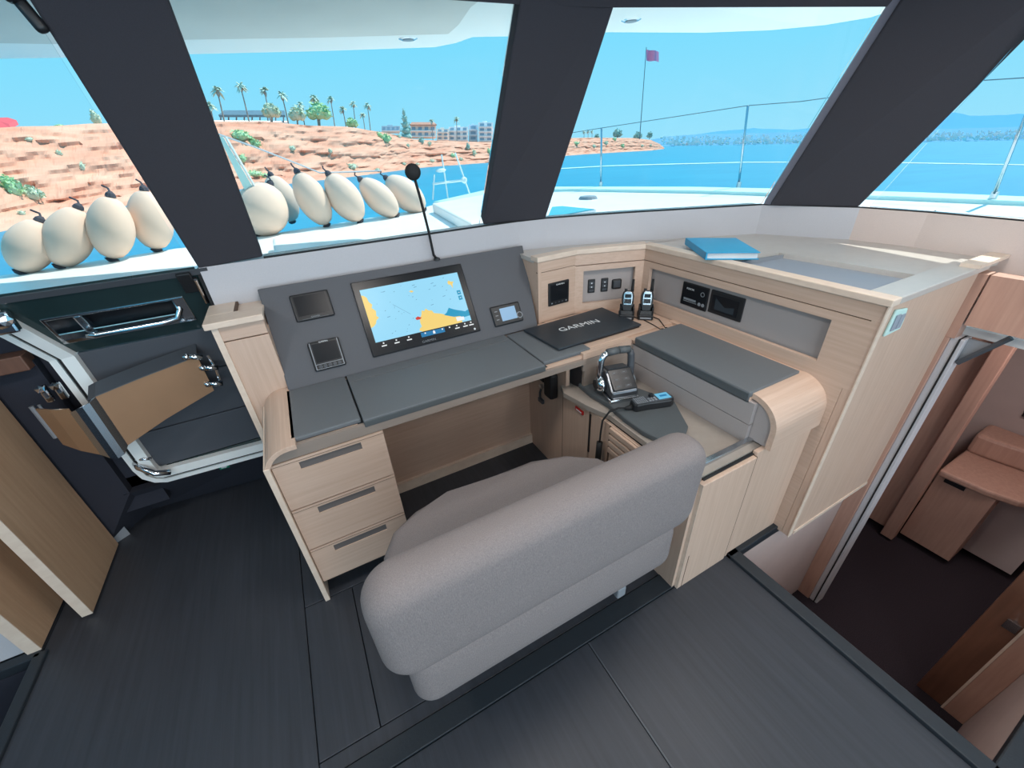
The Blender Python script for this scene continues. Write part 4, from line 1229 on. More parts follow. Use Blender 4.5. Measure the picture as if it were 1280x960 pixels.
MB().box(3.07, 3.14, 0.468, 0.535, -0.93, 0.79).build('post', wood_hull, t, bev=0.004)
MB().box(3.12, 3.22, 0.535, 0.70, -0.90, 0.79).build('post', wood_hull, t, bev=0.004)
MB().box(3.20, 3.24, 0.70, 0.945, -0.93, -0.22).build('panel', wood_hull, t)
MB().box(3.20, 3.24, 0.70, 0.945, -0.22, 0.79).build('upper_panel', hull_white, t)
MB().box(3.185, 3.2, 0.72, 0.80, -0.37, -0.335).build('slot', black_pl, t)
q = on_x(1279, 520, 3.6)
t = thing('cabin_switch', (3.66, q.y, q.z), 'small black switch on the white hull cabin wall', 'switch')
MB().box(3.655, 3.68, q.y - 0.05, q.y + 0.012, q.z - 0.03, q.z + 0.03, 0.004).build('switch', black_pl, t)
MB().box(3.65, 3.656, q.y - 0.035, q.y - 0.005, q.z - 0.015, q.z + 0.015).build('rocker', dgrey_pl, t)

# ================================================================== OUTSIDE: DECK
SEA_H = 2.8
_a, _b = ray(0, 185 + 0.018 * 640), ray(1280, 185 - 0.018 * 640)
SN = _b.cross(_a).normalized()
if SN.z < 0:
    SN = -SN
SYv = (V((0, 1, 0)) - SN * SN.y).normalized()
SXv = SYv.cross(SN)
S2W = Matrix((SXv, SYv, SN)).transposed().to_4x4()
S2W.translation = EYE
W2S = S2W.inverted()


def sea_pt(px, py):
    d = ray(px, py)
    return EYE + d * (-SEA_H / d.dot(SN))


def far_pt(px, py, dist):
    """point on that line of sight at a horizontal distance (m) over the sea"""
    d = ray(px, py)
    h = d - SN * d.dot(SN)
    return EYE + d * (dist / h.length)


def sdist(p):
    d = p - EYE
    return (d - SN * d.dot(SN)).length


DZ = 0.90
deck = [(-3.6, 3.9), (-1.93, 4.40), (-0.95, 4.62), (0.55, 4.98), (1.5, 5.32), (1.80, 5.62), (2.96, 6.42), (3.30, 6.3), (3.85, 5.75), (4.45, 4.75), (4.85, 4.05), (5.30, 2.8), (5.55, 1.9), (5.68, 1.0), (5.70, -2.8), (2.62, -2.8), (2.62, 0.5), (2.55, 1.1), (2.35, 1.52), (1.7, 1.85), (1.2, 2.03), (-0.3, 2.06), (-0.98, 2.32), (-3.6, 2.34)]
MB().prism([(x, y, DZ - 0.06) for x, y in deck], (0, 0, 0.06)).build('deck_ground', white_gel, kind='structure')
rail_path = [(1.80, 5.62), (2.96, 6.42), (3.30, 6.3), (3.85, 5.75), (4.45, 4.75), (4.85, 4.05), (5.30, 2.8), (5.55, 1.9), (5.68, 1.0), (5.70, -2.8)]
tr = MB()
for i in range(len(rail_path) - 1):
    p, q = V((*rail_path[i], DZ)), V((*rail_path[i + 1], DZ))
    pw = V((3.2, 3.4, DZ))
    tr.prism([p, q, q + (V((3.2, 2.5, DZ)) - q).normalized() * 0.42, p + (V((3.2, 2.5, DZ)) - p).normalized() * 0.42], (0, 0, 0.035))
tr.build('deck_toe_rail_ground', gel_teal, kind='structure')
t = thing('deck_coaming', (0.8, 2.7, DZ), 'long white coaming box on deck just outside the middle left window', 'coaming')
q0, q1, q2, q3 = on_z(342, 304, 0.95), on_z(512, 281, 0.95), on_z(512, 290, 0.93), on_z(352, 316, 0.93)
MB().prism([V((q0.x, q0.y, DZ)), V((q1.x, q1.y, DZ)), V((q1.x + 0.1, 2.2, DZ)), V((q0.x, 2.2, DZ))], (0, 0, 0.09)).build('coaming', white_gel, t, bev=0.02)
t = thing('foredeck_box', (2.2, 5.4, DZ), 'low white raised locker on the foredeck with aqua edge, left of the middle pillar', 'locker')
bq = [on_z(540, 254, 1.0), on_z(612, 242, 1.0), on_z(640, 268, 1.0), on_z(588, 279, 1.0)]
MB().prism([V((p.x, p.y, DZ)) for p in bq], (0, 0, 0.10)).build('body', white_gel, t, bev=0.015)
t = thing('deck_hatch', (2.6, 3.9, DZ), 'teal blue glazed deck hatch flush in the white foredeck', 'hatch')
hq = [on_z(684, 272.5, 0.925), on_z(690, 258.5, 0.925), on_z(703, 257.5, 0.925), on_z(745, 261.5, 0.925)]
MB().prism([V((p.x, p.y, DZ)) for p in hq], (0, 0, 0.022)).build('frame', steel, t)
MB().prism([V((p.x, p.y, DZ + 0.022)).lerp(V((2.62, 3.9, DZ + 0.022)), 0.05) for p in hq], (0, 0, 0.004)).build('glazing', mat('teal_hatch_glass', (60, 170, 190), 0.2), t)
q = on_z(735, 247.5, 0.91)
t = thing('deck_fitting', q, 'small grey fitting on the white foredeck near the bow', 'fitting')
MB().lathe([(0, 0), (0.12, 0), (0.10, 0.03), (0, 0.04)], Matrix.Translation((q.x, q.y, DZ)), 14).build('plate', grey_pl, t)

# stanchions and lifeline
tops = []
lab = ['slender steel stanchion on the bow, nearest the middle pillar', 'steel stanchion standing by the middle of the right window', 'steel stanchion outside the side window at the far right']
for i, (bx, tx) in enumerate([((751, 233), (752, 160)), ((923, 234), (935, 132)), ((1240, 249), (1280, 150))]):
    b = on_z(bx[0], bx[1], DZ + 0.03)
    tp = on_y(tx[0], tx[1], b.y)
    if i == 2:
        tp = b + (tp - b) * 1.25
    t = thing('stanchion', b, lab[i], 'stanchion', 'stanchions round the foredeck')
    MB().tube([b, tp], 0.013, 8).build('post', steel, t, smooth=True)
    MB().tube([b - V((0, 0, 0.02)), b + V((0, 0, 0.06))], 0.026, 8).build('socket', steel, t)
    tops.append(tp)
l0 = on_y(640, 178, 7.0)
t = thing('lifeline', tops[0], 'thin wire lifeline strung along the tops of the stanchions', 'wire')
MB().tube([l0] + tops[:2] + [on_x(1000, 127, 5.0 + 0.35), on_x(1165, 104.5, 5.5), on_x(1285, 97, 5.6)], 0.0045, 6).build('wire', wire_m, t)

# white tubular bow seat
t = thing('bow_seat', on_y(560, 247, 5.6), 'white tubular bow seat frame seen left of the middle pillar', 'seat')
g_ = MB()
for a, b in [((541, 250), (543, 218)), ((560, 248), (552, 193)), ((587, 242), (569, 191))]:
    g_.tube([on_y(*a, 5.6), on_y(*b, 5.6)], 0.010, 6)
g_.build('legs', white_gel, t)
MB().tube([on_y(541, 230, 5.6), on_y(582, 225, 5.6)], 0.016, 6).ball(on_y(580, 225, 5.6), 0.045, 1).build('rail', white_gel, t)
MB().ball(on_y(551, 213, 5.6), (0.07, 0.04, 0.025), 2).build('pad', white_gel, t)

# fenders
FEND = [((25, 341), (50, 275), 48, 'cream covered fender, the one at the far left edge of the window'),
        ((74, 334), (98, 259), 50, 'cream covered fender, second in the row seen from the far left edge'),
        ((140, 325), (138, 244), 49, 'upright cream fender, third in the row from the far left edge'),
        ((196, 313), (180, 236), 48, 'cream fender half hidden by the left side of the dark left pillar'),
        ((320, 294), (338, 229), 62, 'large round cream fender just right of the left pillar'),
        ((366, 278), (338, 218), 38, 'cream fender tucked behind the large round one'),
        ((409, 282), (371, 214), 40, 'cream fender leaning right, next after the large round pair'),
        ((451, 277), (410, 217), 42, 'cream fender leaning right, in the middle of the right row'),
        ((497, 270), (450, 224), 36, 'cream fender leaning right, second from the microphone end of row'),
        ((531, 263), (482, 222), 38, 'cream fender behind the gooseneck microphone head, last of the row')]
line_pts = []
for i, (bp, tp, wpx, lb) in enumerate(FEND):
    B_ = on_z(bp[0], bp[1], DZ + (0.01 if i != 5 else 0.02))
    if i == 5:
        B_ = B_ + (B_ - EYE) * 0.04
    h = V((B_.x, B_.y, 0))
    dist = h.length
    d = ray(*tp)
    T_ = EYE + d * (dist / math.hypot(d.x, d.y))
    ax = T_ - B_
    L_ = ax.length
    depth = ((B_ + T_) / 2 - EYE).dot(CW)
    rr = wpx / 2 * depth / F_PX
    t = thing('fender', B_, lb, 'fender', 'cream fenders along the port rail')
    Mx = Matrix.Translation(B_) @ ax.to_track_quat('Z', 'Y').to_matrix().to_4x4()
    prof = []
    for k in range(15):
        a = k / 14.0
        pr = math.sin(math.pi * a) ** 0.52 * (0.90 + 0.05 * (1 - a))
        prof.append((rr * pr if 0 < k < 14 else 0.0, a * L_))
    MB().lathe(prof, Mx, 24).build('cover', fender_m, t, smooth=True)
    MB().lathe([(0, L_ - 0.02), (0.035, L_ - 0.012), (0.028, L_ + 0.012), (0.01, L_ + 0.03), (0, L_ + 0.03)], Mx, 10).build('eyelet', rope_m, t)
    MB().lathe([(0.0, -0.015), (0.025, -0.012), (0.045, 0.008), (0, 0.03)], Mx, 10).build('foot_cap', rope_m, t)
    side = ax.cross(V((0, 0, 1))).normalized()
    MB().tube([T_ + ax.normalized() * 0.02, T_ + ax.normalized() * 0.04 + V((-0.015, 0.02, 0.01)), T_ + V((-0.03, 0.03, 0.07))], 0.007, 6).build('rope', rope_m, t)
    line_pts.append(T_ + V((-0.03, 0.03, 0.07)))
t = thing('fender_line', line_pts[4], 'thin line the cream fenders hang from, sloping down past the left pillar', 'line')
fl0 = far_pt(271, 167, 4.75)
MB().tube([fl0, far_pt(319, 184, 4.75), far_pt(360, 200, 4.8), far_pt(400, 216, 4.85), line_pts[8], line_pts[9]], 0.008, 6).build('line', silver_pl, t)
t = thing('gangway_strut', far_pt(300, 240, 4.6), 'white and pale blue sloping strut beside the left pillar', 'strut')
s0, s1 = far_pt(273, 170, 4.7), far_pt(307, 240, 4.7)
dn = V((0.05, 0.0, -0.01))
MB().prism([s0, s1, s1 + dn * 1.6, s0 + dn * 0.6], (0, 0.06, 0)).build('board', gel_teal, t)
MB().tube([s0 + dn, s1 + dn * 2.0], 0.012, 6).build('tube', white_gel, t)

# roof visor over the windows, outside
vs = thing('roof_visor', (1.0, 3.0, 2.13), None, None, kind='structure')
VZ = 2.15
rimo = [on_z(*p, VZ) for p in [(-60, 75), (70, 73), (232, 68.5), (400, 64.5), (545, 59.5), (572, 54), (592, 47), (640, 46), (760, 41), (880, 41.5), (960, 38.5), (1030, 32), (1090, 22)]]
rimo = [V((-3.0, 4.7, VZ))] + rimo[1:] + [V((3.75, 1.80, VZ)), V((3.05, 1.25, VZ))]
poly = rimo + [V((2.9, 0.3, VZ)), V((2.9, -0.1, VZ)), V((2.1, -0.1, VZ)), V((2.1, 1.05, VZ)), V((1.2, 1.40, VZ)), V((-3.0, 1.45, VZ))]  # hidden starboard edge shaped to let a strip of sun onto the shelf
MB().prism(poly, (0, 0, 0.10)).build('rim_panel', visor_m, vs, bev=0.015)
rin = [on_z(*p, VZ) for p in [(70, 54), (232, 48.5), (400, 46), (560, 41.5), (573, 30), (588, 8)]]
rin = [V((-2.9, 3.95, VZ))] + rin + [V((1.12, 1.9, VZ)), V((-2.9, 1.9, VZ))]
MB().prism([p - V((0, 0, 0.004)) for p in rin], (0, 0, 0.006)).build('underside_lining', visor_grey, vs)
for px, py, lb in [(510, 48.5, 'small round light in visor rim over the left window'), (789, 25, 'small round light in visor rim over the right window')]:
    q = on_z(px, py, VZ)
    t = thing('visor_light', q, lb, 'lamp', 'visor spot lights')
    MB().lathe([(0, -0.006), (0.045, -0.006), (0.06, 0.0), (0, 0.002)], Matrix.Translation((q.x, q.y, VZ)), 18).build('rim', steel, t)
    MB().lathe([(0, -0.010), (0.035, -0.0085), (0.036, -0.004), (0, -0.004)], Matrix.Translation((q.x, q.y, VZ)), 18).build('lens', grey_pl, t)

# ================================================================== SEA, SHORE, HILLS
sea_m = mat('aegean_sea', (40, 150, 180), 0.4, var=1, rgb2=(28, 136, 170), scale=(0.06, 0.35, 1), bump=0.5, bscale=(0.5, 2.2, 1), spec=0.25, detail=8)
sm = MB()
xs = [-9000, -2500, -600, -150, -40, 40, 150, 600, 2500, 9000]
for i in range(len(xs) - 1):
    for j in range(len(xs) - 1):
        sm.quad([S2W @ V((xs[i], xs[j], -SEA_H)), S2W @ V((xs[i + 1], xs[j], -SEA_H)), S2W @ V((xs[i + 1], xs[j + 1], -SEA_H)), S2W @ V((xs[i], xs[j + 1], -SEA_H))])
bmesh.ops.remove_doubles(sm.bm, verts=sm.bm.verts[:], dist=0.01)
sm.build('sea', sea_m, kind='structure')
foam_m = mat('wake_foam', (196, 232, 240), 0.7, var=0.1, scale=(0.1, 0.1, 0.1))
wk = MB()
wp = [(640, 214), (700, 210.5), (760, 207), (830, 205), (930, 202.5), (1010, 202.3), (1120, 203), (1290, 206)]
for a, b in zip(wp[:-1], wp[1:]):
    p, q, r_, s_ = [sea_pt(x, y) + SN * 0.03 for x, y in (a, b, (b[0], b[1] + 1.0), (a[0], a[1] + 1.0))]
    wk.quad([p, q, r_, s_])
wk.build('boat_wake', foam_m, kind='stuff', label='thin pale boat wake drawn across the blue sea', cat='wake')

# ---- red earth cliff on the near shore and the headland
cliff_m = mat('red_earth_cliff', (230, 184, 160), 0.95, var=1, rgb2=(212, 150, 126), scale=(0.14, 0.14, 1.6), bump=0.5, bscale=(0.9, 0.9, 5), spec=0.05, detail=10)
SHORE = [(-160, 318), (-60, 300), (0, 290), (60, 276), (130, 262), (200, 250), (270, 240), (350, 231), (440, 221), (500, 213), (534, 209), (575, 206), (616, 203), (650, 199.5), (683, 196.5), (730, 193), (780, 190), (815, 188), (831, 186)]
TOP = [(-160, 166), (-60, 165), (0, 164), (40, 161), (75, 158.5), (110, 158), (150, 155), (210, 154), (270, 152), (300, 152), (350, 152), (400, 157), (440, 158), (455, 160), (470, 163), (490, 166), (520, 174), (545, 175.5), (575, 176.5), (616, 178), (650, 175), (690, 173), (735, 172), (790, 172.5), (812, 175), (824, 180), (831, 185.5)]


def interp(L, x):
    if x <= L[0][0]:
        return L[0][1]
    for (x0, y0), (x1, y1) in zip(L[:-1], L[1:]):
        if x <= x1:
            return y0 + (y1 - y0) * (x - x0) / (x1 - x0)
    return L[-1][1]


cols = []
NR = 26
px = -160.0
while px <= 831.01:
    ys, yt = interp(SHORE, px), interp(TOP, px)
    S = sea_pt(px, ys)
    D0 = sdist(S)
    back = 6 + 0.10 * D0
    T = far_pt(px, yt, D0 + back)
    hgt = (T - EYE).dot(SN) + SEA_H
    out_ = (T - EYE) - SN * (T - EYE).dot(SN)
    out_.normalize()
    col = []
    for k in range(NR + 1):
        f = k / NR
        # a scree foot, a steep face with ledges, and a rounded top
        if f < 0.25:
            hh, bb = 0.14 * f / 0.25, 0.34 * f / 0.25
        else:
            ff = (f - 0.25) / 0.75
            hh = 0.14 + 0.86 * ff
            bb = 0.34 + 0.66 * (0.75 * ff + 0.25 * ff ** 3)
        led = 0.034 * math.sin(hh * 22 + 3 * noise.noise(V((px * 0.012, 0, 3)))) * (1 - abs(2 * f - 1))
        base = S + out_ * back * (bb + led) + SN * hgt * hh
        nz_ = noise.fractal(V((px * 0.035 * (D0 / 60) ** 0.5, k * 0.55, D0 * 0.02)), 0.8, 2.0, 4) if 0 < k < NR else 0.0
        base = base + out_ * (nz_ * back * 0.075)
        col.append(base)
    col.append(T + out_ * 22 + SN * 0.15)
    col.append(T + out_ * 110 - SN * 0.5)
    cols.append(col)
    px += 3.0
cb = MB()
vv = [[cb.bm.verts.new(p) for p in c_] for c_ in cols]
for i in range(len(vv) - 1):
    for k in range(len(vv[0]) - 1):
        cb.bm.faces.new((vv[i][k], vv[i + 1][k], vv[i + 1][k + 1], vv[i][k + 1]))
bmesh.ops.recalc_face_normals(cb.bm, faces=cb.bm.faces[:])
BVH = BVHTree.FromBMesh(cb.bm)
cb.build('cliff_terrain', cliff_m, kind='structure', smooth=False)


def on_cliff(px, py):
    hit = BVH.ray_cast(EYE, ray(px, py))
    return hit[0] if hit[0] is not None else None


# ---- bushes
leaf1 = mat('sage_scrub_leaves', (214, 222, 200), 0.9, var=1, rgb2=(192, 206, 178), scale=(2, 2, 2), spec=0.1)
leaf2 = mat('bright_scrub_leaves', (196, 224, 180), 0.9, var=1, rgb2=(170, 208, 158), scale=(2, 2, 2), spec=0.1)
leaf3 = mat('dark_tree_leaves', (176, 202, 190), 0.9, var=1, rgb2=(150, 180, 170), scale=(1, 1, 1), spec=0.1)
palm_leaf = mat('palm_fronds', (206, 222, 206), 0.8, var=1, rgb2=(184, 204, 188), scale=(1, 1, 1), spec=0.15)
bark = mat('palm_bark', (176, 170, 164), 0.9, var=0.2, scale=(2, 2, 8))


def foliage(mb, c, rx, ry, rz, n, seed):
    rnd = random.Random(seed)
    up = SN
    for k in range(n):
        th = rnd.uniform(0, 2 * math.pi)
        ph = math.acos(rnd.uniform(-0.35, 1))
        rr_ = rnd.uniform(0.55, 1.0)
        p = c + SXv * (rx * rr_ * math.sin(ph) * math.cos(th)) + SYv * (ry * rr_ * math.sin(ph) * math.sin(th)) + up * (rz * rr_ * math.cos(ph))
        s = 0.26 * min(rx, rz) * rnd.uniform(0.7, 1.3)
        d = V((rnd.uniform(-1, 1), rnd.uniform(-1, 1), rnd.uniform(-0.3, 1))).normalized()
        e_ = d.cross(V((rnd.uniform(-1, 1), rnd.uniform(-1, 1), rnd.uniform(-1, 1)))).normalized()
        mb.quad([p - d * s, p + e_ * s * 0.55, p + d * s, p - e_ * s * 0.55])
    mb.ball(c, (rx * 0.72, ry * 0.72, rz * 0.72), 2)
    return mb


BUSH = [
    (18, 240, 24, 26, 2, 'large green bush on the lower red bank at far left'), (40, 246, 26, 20, 1, 'large pale bush just right of the big green one at far left'), (8, 232, 18, 22, 2, 'green bush cut by the left edge of the picture'),
    (36, 175, 12, 6, 1, 'small pale bush right under the cliff top at far left'), (74, 193, 8, 9, 1, 'pale bush halfway up the red bank in the left window'), (102, 210, 11, 13, 1, 'pale bush on red bank nearest the left pillar, left side'), (28, 268, 9, 8, 1, 'small pale bush low on the bank above the fenders at far left'),
    (300, 172, 26, 14, 2, 'broad green bush below the canopy, beside the left pillar'), (318, 182, 16, 14, 2, 'green bush hanging down the bank below the canopy'), (304, 200, 10, 12, 2, 'narrow green bush lower on the bank behind the fender line'),
    (318, 219, 26, 9, 2, 'flat bright green patch just above the large round fender'), (332, 221, 14, 7, 2, 'small bright green patch at right end of the flat patch'),
    (365, 187, 12, 8, 1, 'pale bush in the middle of the red bank'), (413, 190, 6, 6, 1, 'tiny pale bush on red bank right of the middle one'), (440, 210, 16, 9, 1, 'pale bush low on the bank above the leaning fenders'), (472, 214, 9, 6, 1, 'small pale bush near the water left of the microphone head'),
    (482, 176, 16, 12, 2, 'large green bush at the right shoulder of the red cliff'), (474, 170, 8, 8, 2, 'small green bush on the cliff edge above the large green one'), (499, 172, 6, 6, 1, 'small pale bush left of the conifer foot'),
    (527, 178, 9, 9, 3, 'dark bush under the house with the terracotta roof'), (537, 181, 6, 6, 1, 'small pale bush right of dark one under the terracotta roof'), (510, 183, 6, 5, 1, 'tiny pale bush on red slope below the conifer'),
    (566, 196, 10, 7, 2, 'green bush by the water below the lone palm'), (585, 185, 7, 9, 3, 'dark upright bush on the bank below the white hotels'), (592, 193, 9, 8, 1, 'pale bush by the water below the dark upright one'), (612, 191, 9, 8, 2, 'green bush on the bank nearest the middle pillar'),
    (540, 202, 9, 5, 1, 'low pale bush by the shore right of the microphone head'), (576, 200, 7, 5, 1, 'tiny pale bush at the waterline below the lone palm'), (505, 206, 8, 5, 1, 'low pale bush by the shore directly left of microphone'), (522, 206, 7, 4, 1, 'low pale bush by the shore above the microphone head'),
    (700, 184, 11, 5, 1, 'pale bush on the headland nearest the middle pillar'), (720, 180, 12, 5, 2, 'green bush on headland below and left of three tiny palms'), (742, 184, 8, 5, 1, 'pale bush on headland below three tiny palms'), (757, 180, 8, 6, 1, 'pale bush on headland right of the thin bow stanchion'),
    (778, 184, 6, 6, 2, 'green bush low on headland left of the flagpole'), (768, 175, 7, 5, 2, 'green bush under the dark round headland tree'), (802, 183, 7, 4, 1, 'pale bush below the flagpole foot'), (690, 177, 8, 5, 1, 'pale bush high on headland beside the middle pillar'), (813, 182, 4, 3, 1, 'tiny pale bush at the tip of the headland'), (450, 156, 8, 7, 2, 'tiny green bush on the cliff edge between small palms')]
for i, (x, y, w, h, kind_, lb) in enumerate(BUSH):
    p = on_cliff(x, y)
    if p is None:
        continue
    dep = (p - EYE).dot(CW)
    rx, rz = w / 2 * dep / F_PX * 0.95, h / 2 * dep / F_PX * 1.05
    t = thing('scrub_bush', p, lb, 'bush', 'scrub bushes on the red shore')
    foliage(MB(), p + SN * rz * 0.25, rx, rx, rz, 60 if w < 15 else 130, i).build('foliage', [leaf1, leaf1, leaf2, leaf3][kind_], t)


# ---- palms
def palm(bx, by, cx_, cy_, spread, dist, label, group, seed, fat=1.0):
    rnd = random.Random(seed)
    b, c_ = far_pt(bx, by, dist), far_pt(cx_, cy_, dist)
    dep = (c_ - EYE).dot(CW)
    R_ = spread * dep / F_PX
    t = thing('palm_tree', b, label, 'palm', group)
    MB().tube([b - SN * 0.6, b.lerp(c_, 0.5) + SXv * R_ * 0.05, c_], R_ * 0.10 * fat, 7, r1=R_ * 0.065 * fat).build('trunk', bark, t)
    cr_ = MB()
    for k in range(20):
        th = 2 * math.pi * k / 20 + rnd.uniform(-0.2, 0.2)
        el = rnd.uniform(-0.5, 1.2)
        out_ = SXv * math.cos(th) + SYv * math.sin(th)
        side_ = SN.cross(out_)
        pts = []
        Lf = R_ * rnd.uniform(0.85, 1.1)
        for q_ in range(5):
            f = q_ / 4
            pts.append(c_ + out_ * (Lf * f * math.cos(el) * (1 - 0.15 * f)) + SN * (Lf * (f * math.sin(el) - 0.55 * f * f)))
        for q_ in range(4):
            w0, w1 = [R_ * 0.20 * math.sin(math.pi * min(0.97, 0.12 + f_ * 0.85)) for f_ in (q_ / 4, (q_ + 1) / 4)]
            for s_ in (-1, 1):
                cr_.quad([pts[q_], pts[q_ + 1], pts[q_ + 1] + side_ * s_ * w1 - SN * w1 * 0.5, pts[q_] + side_ * s_ * w0 - SN * w0 * 0.5])
    cr_.build('crown', palm_leaf, t)
    sk = MB().lathe([(R_ * 0.10, -R_ * 0.75), (R_ * 0.22, -R_ * 0.45), (R_ * 0.16, 0)], Matrix.Translation(c_) @ S2W.to_3x3().to_4x4(), 8)
    sk.build('dead_frond_skirt', bark, t)


PALMS = [(278, 144, 271, 112, 10, 'palm standing left of the flat-roofed canopy, by the pillar'), (311, 152, 300, 106, 9.5, 'tallest palm, its trunk crossing the middle of the canopy'),
         (338, 152, 330, 112, 8.5, 'palm rising behind the right half of the canopy'), (360, 153, 352, 118, 9, 'palm at the right end of the canopy roof'),
         (380, 153, 375, 130, 7, 'short palm among the round trees right of the canopy'), (397, 152, 392, 122, 8, 'palm above the biggest round green tree'),
         (418, 157, 413, 123, 7, 'palm just right of the round green trees'), (432, 156, 428, 136, 7, 'short palm left of the cliff-edge bush'),
         (444, 156, 441, 129, 6.5, 'palm above the small bush at the cliff edge'), (456, 162, 453, 143, 5.5, 'small palm between two others at cliff end'),
         (463, 164, 459, 131, 6.5, 'last palm at the right end of the cliff row'), (266, 152, 262, 131, 9, 'low palm half behind the left pillar edge'),
         (571, 177, 570.5, 148, 5.5, 'lone dark palm in front of the white hotels'), (541, 175, 539.5, 151, 5, 'palm beside the house with terracotta roof'),
         (730, 173, 730, 164, 3.6, 'left of three tiny palms on the headland'), (735, 173, 735, 163.5, 3.6, 'middle one of three tiny palms on the headland'), (740, 173, 740, 164, 3.6, 'right of three tiny palms on the headland')]
for i, (bx, by, cx_, cy_, sp__, lb) in enumerate(PALMS):
    d_ = sdist(sea_pt(bx, interp(SHORE, bx)))
    palm(bx, by, cx_, cy_, sp__, d_ * 1.10 + 14, lb, 'palms along the shore', 100 + i)


def tree(x, y, w, h, m_, label, seed, dist=None, conic=False):
    d_ = dist or sdist(sea_pt(x, interp(SHORE, x))) * 1.10 + 12
    p = far_pt(x, y + h / 2, d_)
    c_ = far_pt(x, y, d_)
    dep = (c_ - EYE).dot(CW)
    rx, rz = w / 2 * dep / F_PX, h / 2 * dep / F_PX
    t = thing('tree', p, label, 'tree', 'round trees along the shore')
    MB().tube([p - SN * 0.5, c_], rx * 0.10, 6).build('trunk', bark, t)
    f_ = MB()
    if conic:
        for k in range(5):
            foliage(f_, c_ + SN * rz * (-0.7 + 0.42 * k), rx * (1 - 0.18 * k), rx * (1 - 0.18 * k), rz * 0.35, 40, seed + k)
    else:
        foliage(f_, c_, rx * 0.8, rx * 0.8, rz * 0.95, 110, seed)
        foliage(f_, c_ + SXv * rx * 0.45 - SN * rz * 0.2, rx * 0.55, rx * 0.6, rz * 0.7, 60, seed + 1)
        foliage(f_, c_ - SXv * rx * 0.45 - SN * rz * 0.25, rx * 0.55, rx * 0.6, rz * 0.65, 60, seed + 2)
    f_.build('crown', m_, t)


tree(339, 139, 24, 20, leaf1, 'pale round tree in front of the canopy roof', 1)
tree(371, 143, 22, 20, leaf1, 'pale round tree between canopy and the big green tree', 4)
tree(398, 140, 34, 24, leaf2, 'biggest round green tree right of the canopy', 7)
tree(440, 154, 16, 13, leaf2, 'small round bright bush at the cliff edge', 10)
tree(119, 147, 12, 20, leaf1, 'tree at the left edge of the dark left pillar', 13)
tree(74, 157, 12, 4, leaf2, 'low shrub on the cliff top at far left', 16)
tree(507, 159, 18, 30, leaf3, 'dark conifer left of the house with terracotta roof', 19, conic=True)
tree(772, 167, 14, 11, leaf3, 'dark round tree on headland left of the flagpole', 25)
tree(797, 170, 13, 10, leaf3, 'dark round tree at foot of the flagpole', 28)
tree(812, 169, 9, 8, leaf3, 'small dark tree on headland right of the flagpole', 31)
tree(746, 171, 8, 7, leaf3, 'small dark tree right of three tiny palms', 34)

# ---- flat canopy on the cliff top
def up_box(mb, x0, x1, y0, y1, dist, thick):
    a, b, c_, d_ = far_pt(x0, y1, dist), far_pt(x1, y1, dist), far_pt(x1, y0, dist), far_pt(x0, y0, dist)
    o_ = (a - EYE) - SN * (a - EYE).dot(SN)
    return mb.prism([a, b, c_, d_], o_.normalized() * thick)


t = thing('canopy', far_pt(315, 152, 72), 'long flat dark-roofed canopy on posts on the cliff top', 'canopy')
a, b = far_pt(274, 146.5, 70), far_pt(357, 146.5, 74)
c_, d_ = far_pt(356, 140.5, 82), far_pt(281, 140.5, 78)
MB().prism([a, b, c_, d_], SN * 0.25).build('roof', mat('canopy_roof', (104, 132, 148), 0.7, var=0.2, scale=(2, 2, 2)), t)
for k in range(9):
    x = 276 + 9.8 * k
    MB().tube([far_pt(x, 153.5, 71 + k * 0.3), far_pt(x, 146, 71 + k * 0.3)], 0.09, 6).build('post', grey_pl, t)
MB().tube([far_pt(268, 152, 68), far_pt(360, 152.5, 74)], 0.12, 5).build('rail', white_gel, t)

# ---- red awning at the very left
t = thing('red_awning', far_pt(5, 160, 48), 'small red awning on the cliff top at far left edge', 'awning')
aw = MB()
aw.prism([far_pt(-14, 163, 46), far_pt(14, 161, 46), far_pt(11, 155, 47), far_pt(0, 151.5, 48), far_pt(-14, 152, 48)], SN * 0.3 + SYv * 1.5)
aw.build('cloth', mat('red_cloth', (232, 92, 98), 0.8), t)

# ---- hotels and houses behind the bank
wall_pal = [mat('house_wall_white', (252, 250, 250), 0.8), mat('house_wall_cream', (250, 234, 222), 0.8), mat('house_wall_blue', (230, 238, 248), 0.8), mat('house_wall_grey', (200, 212, 220), 0.8)]
win_m = mat('house_window', (140, 168, 188), 0.3)
terra = mat('terracotta_roof', (206, 150, 128), 0.85, var=0.15, scale=(1, 1, 1))


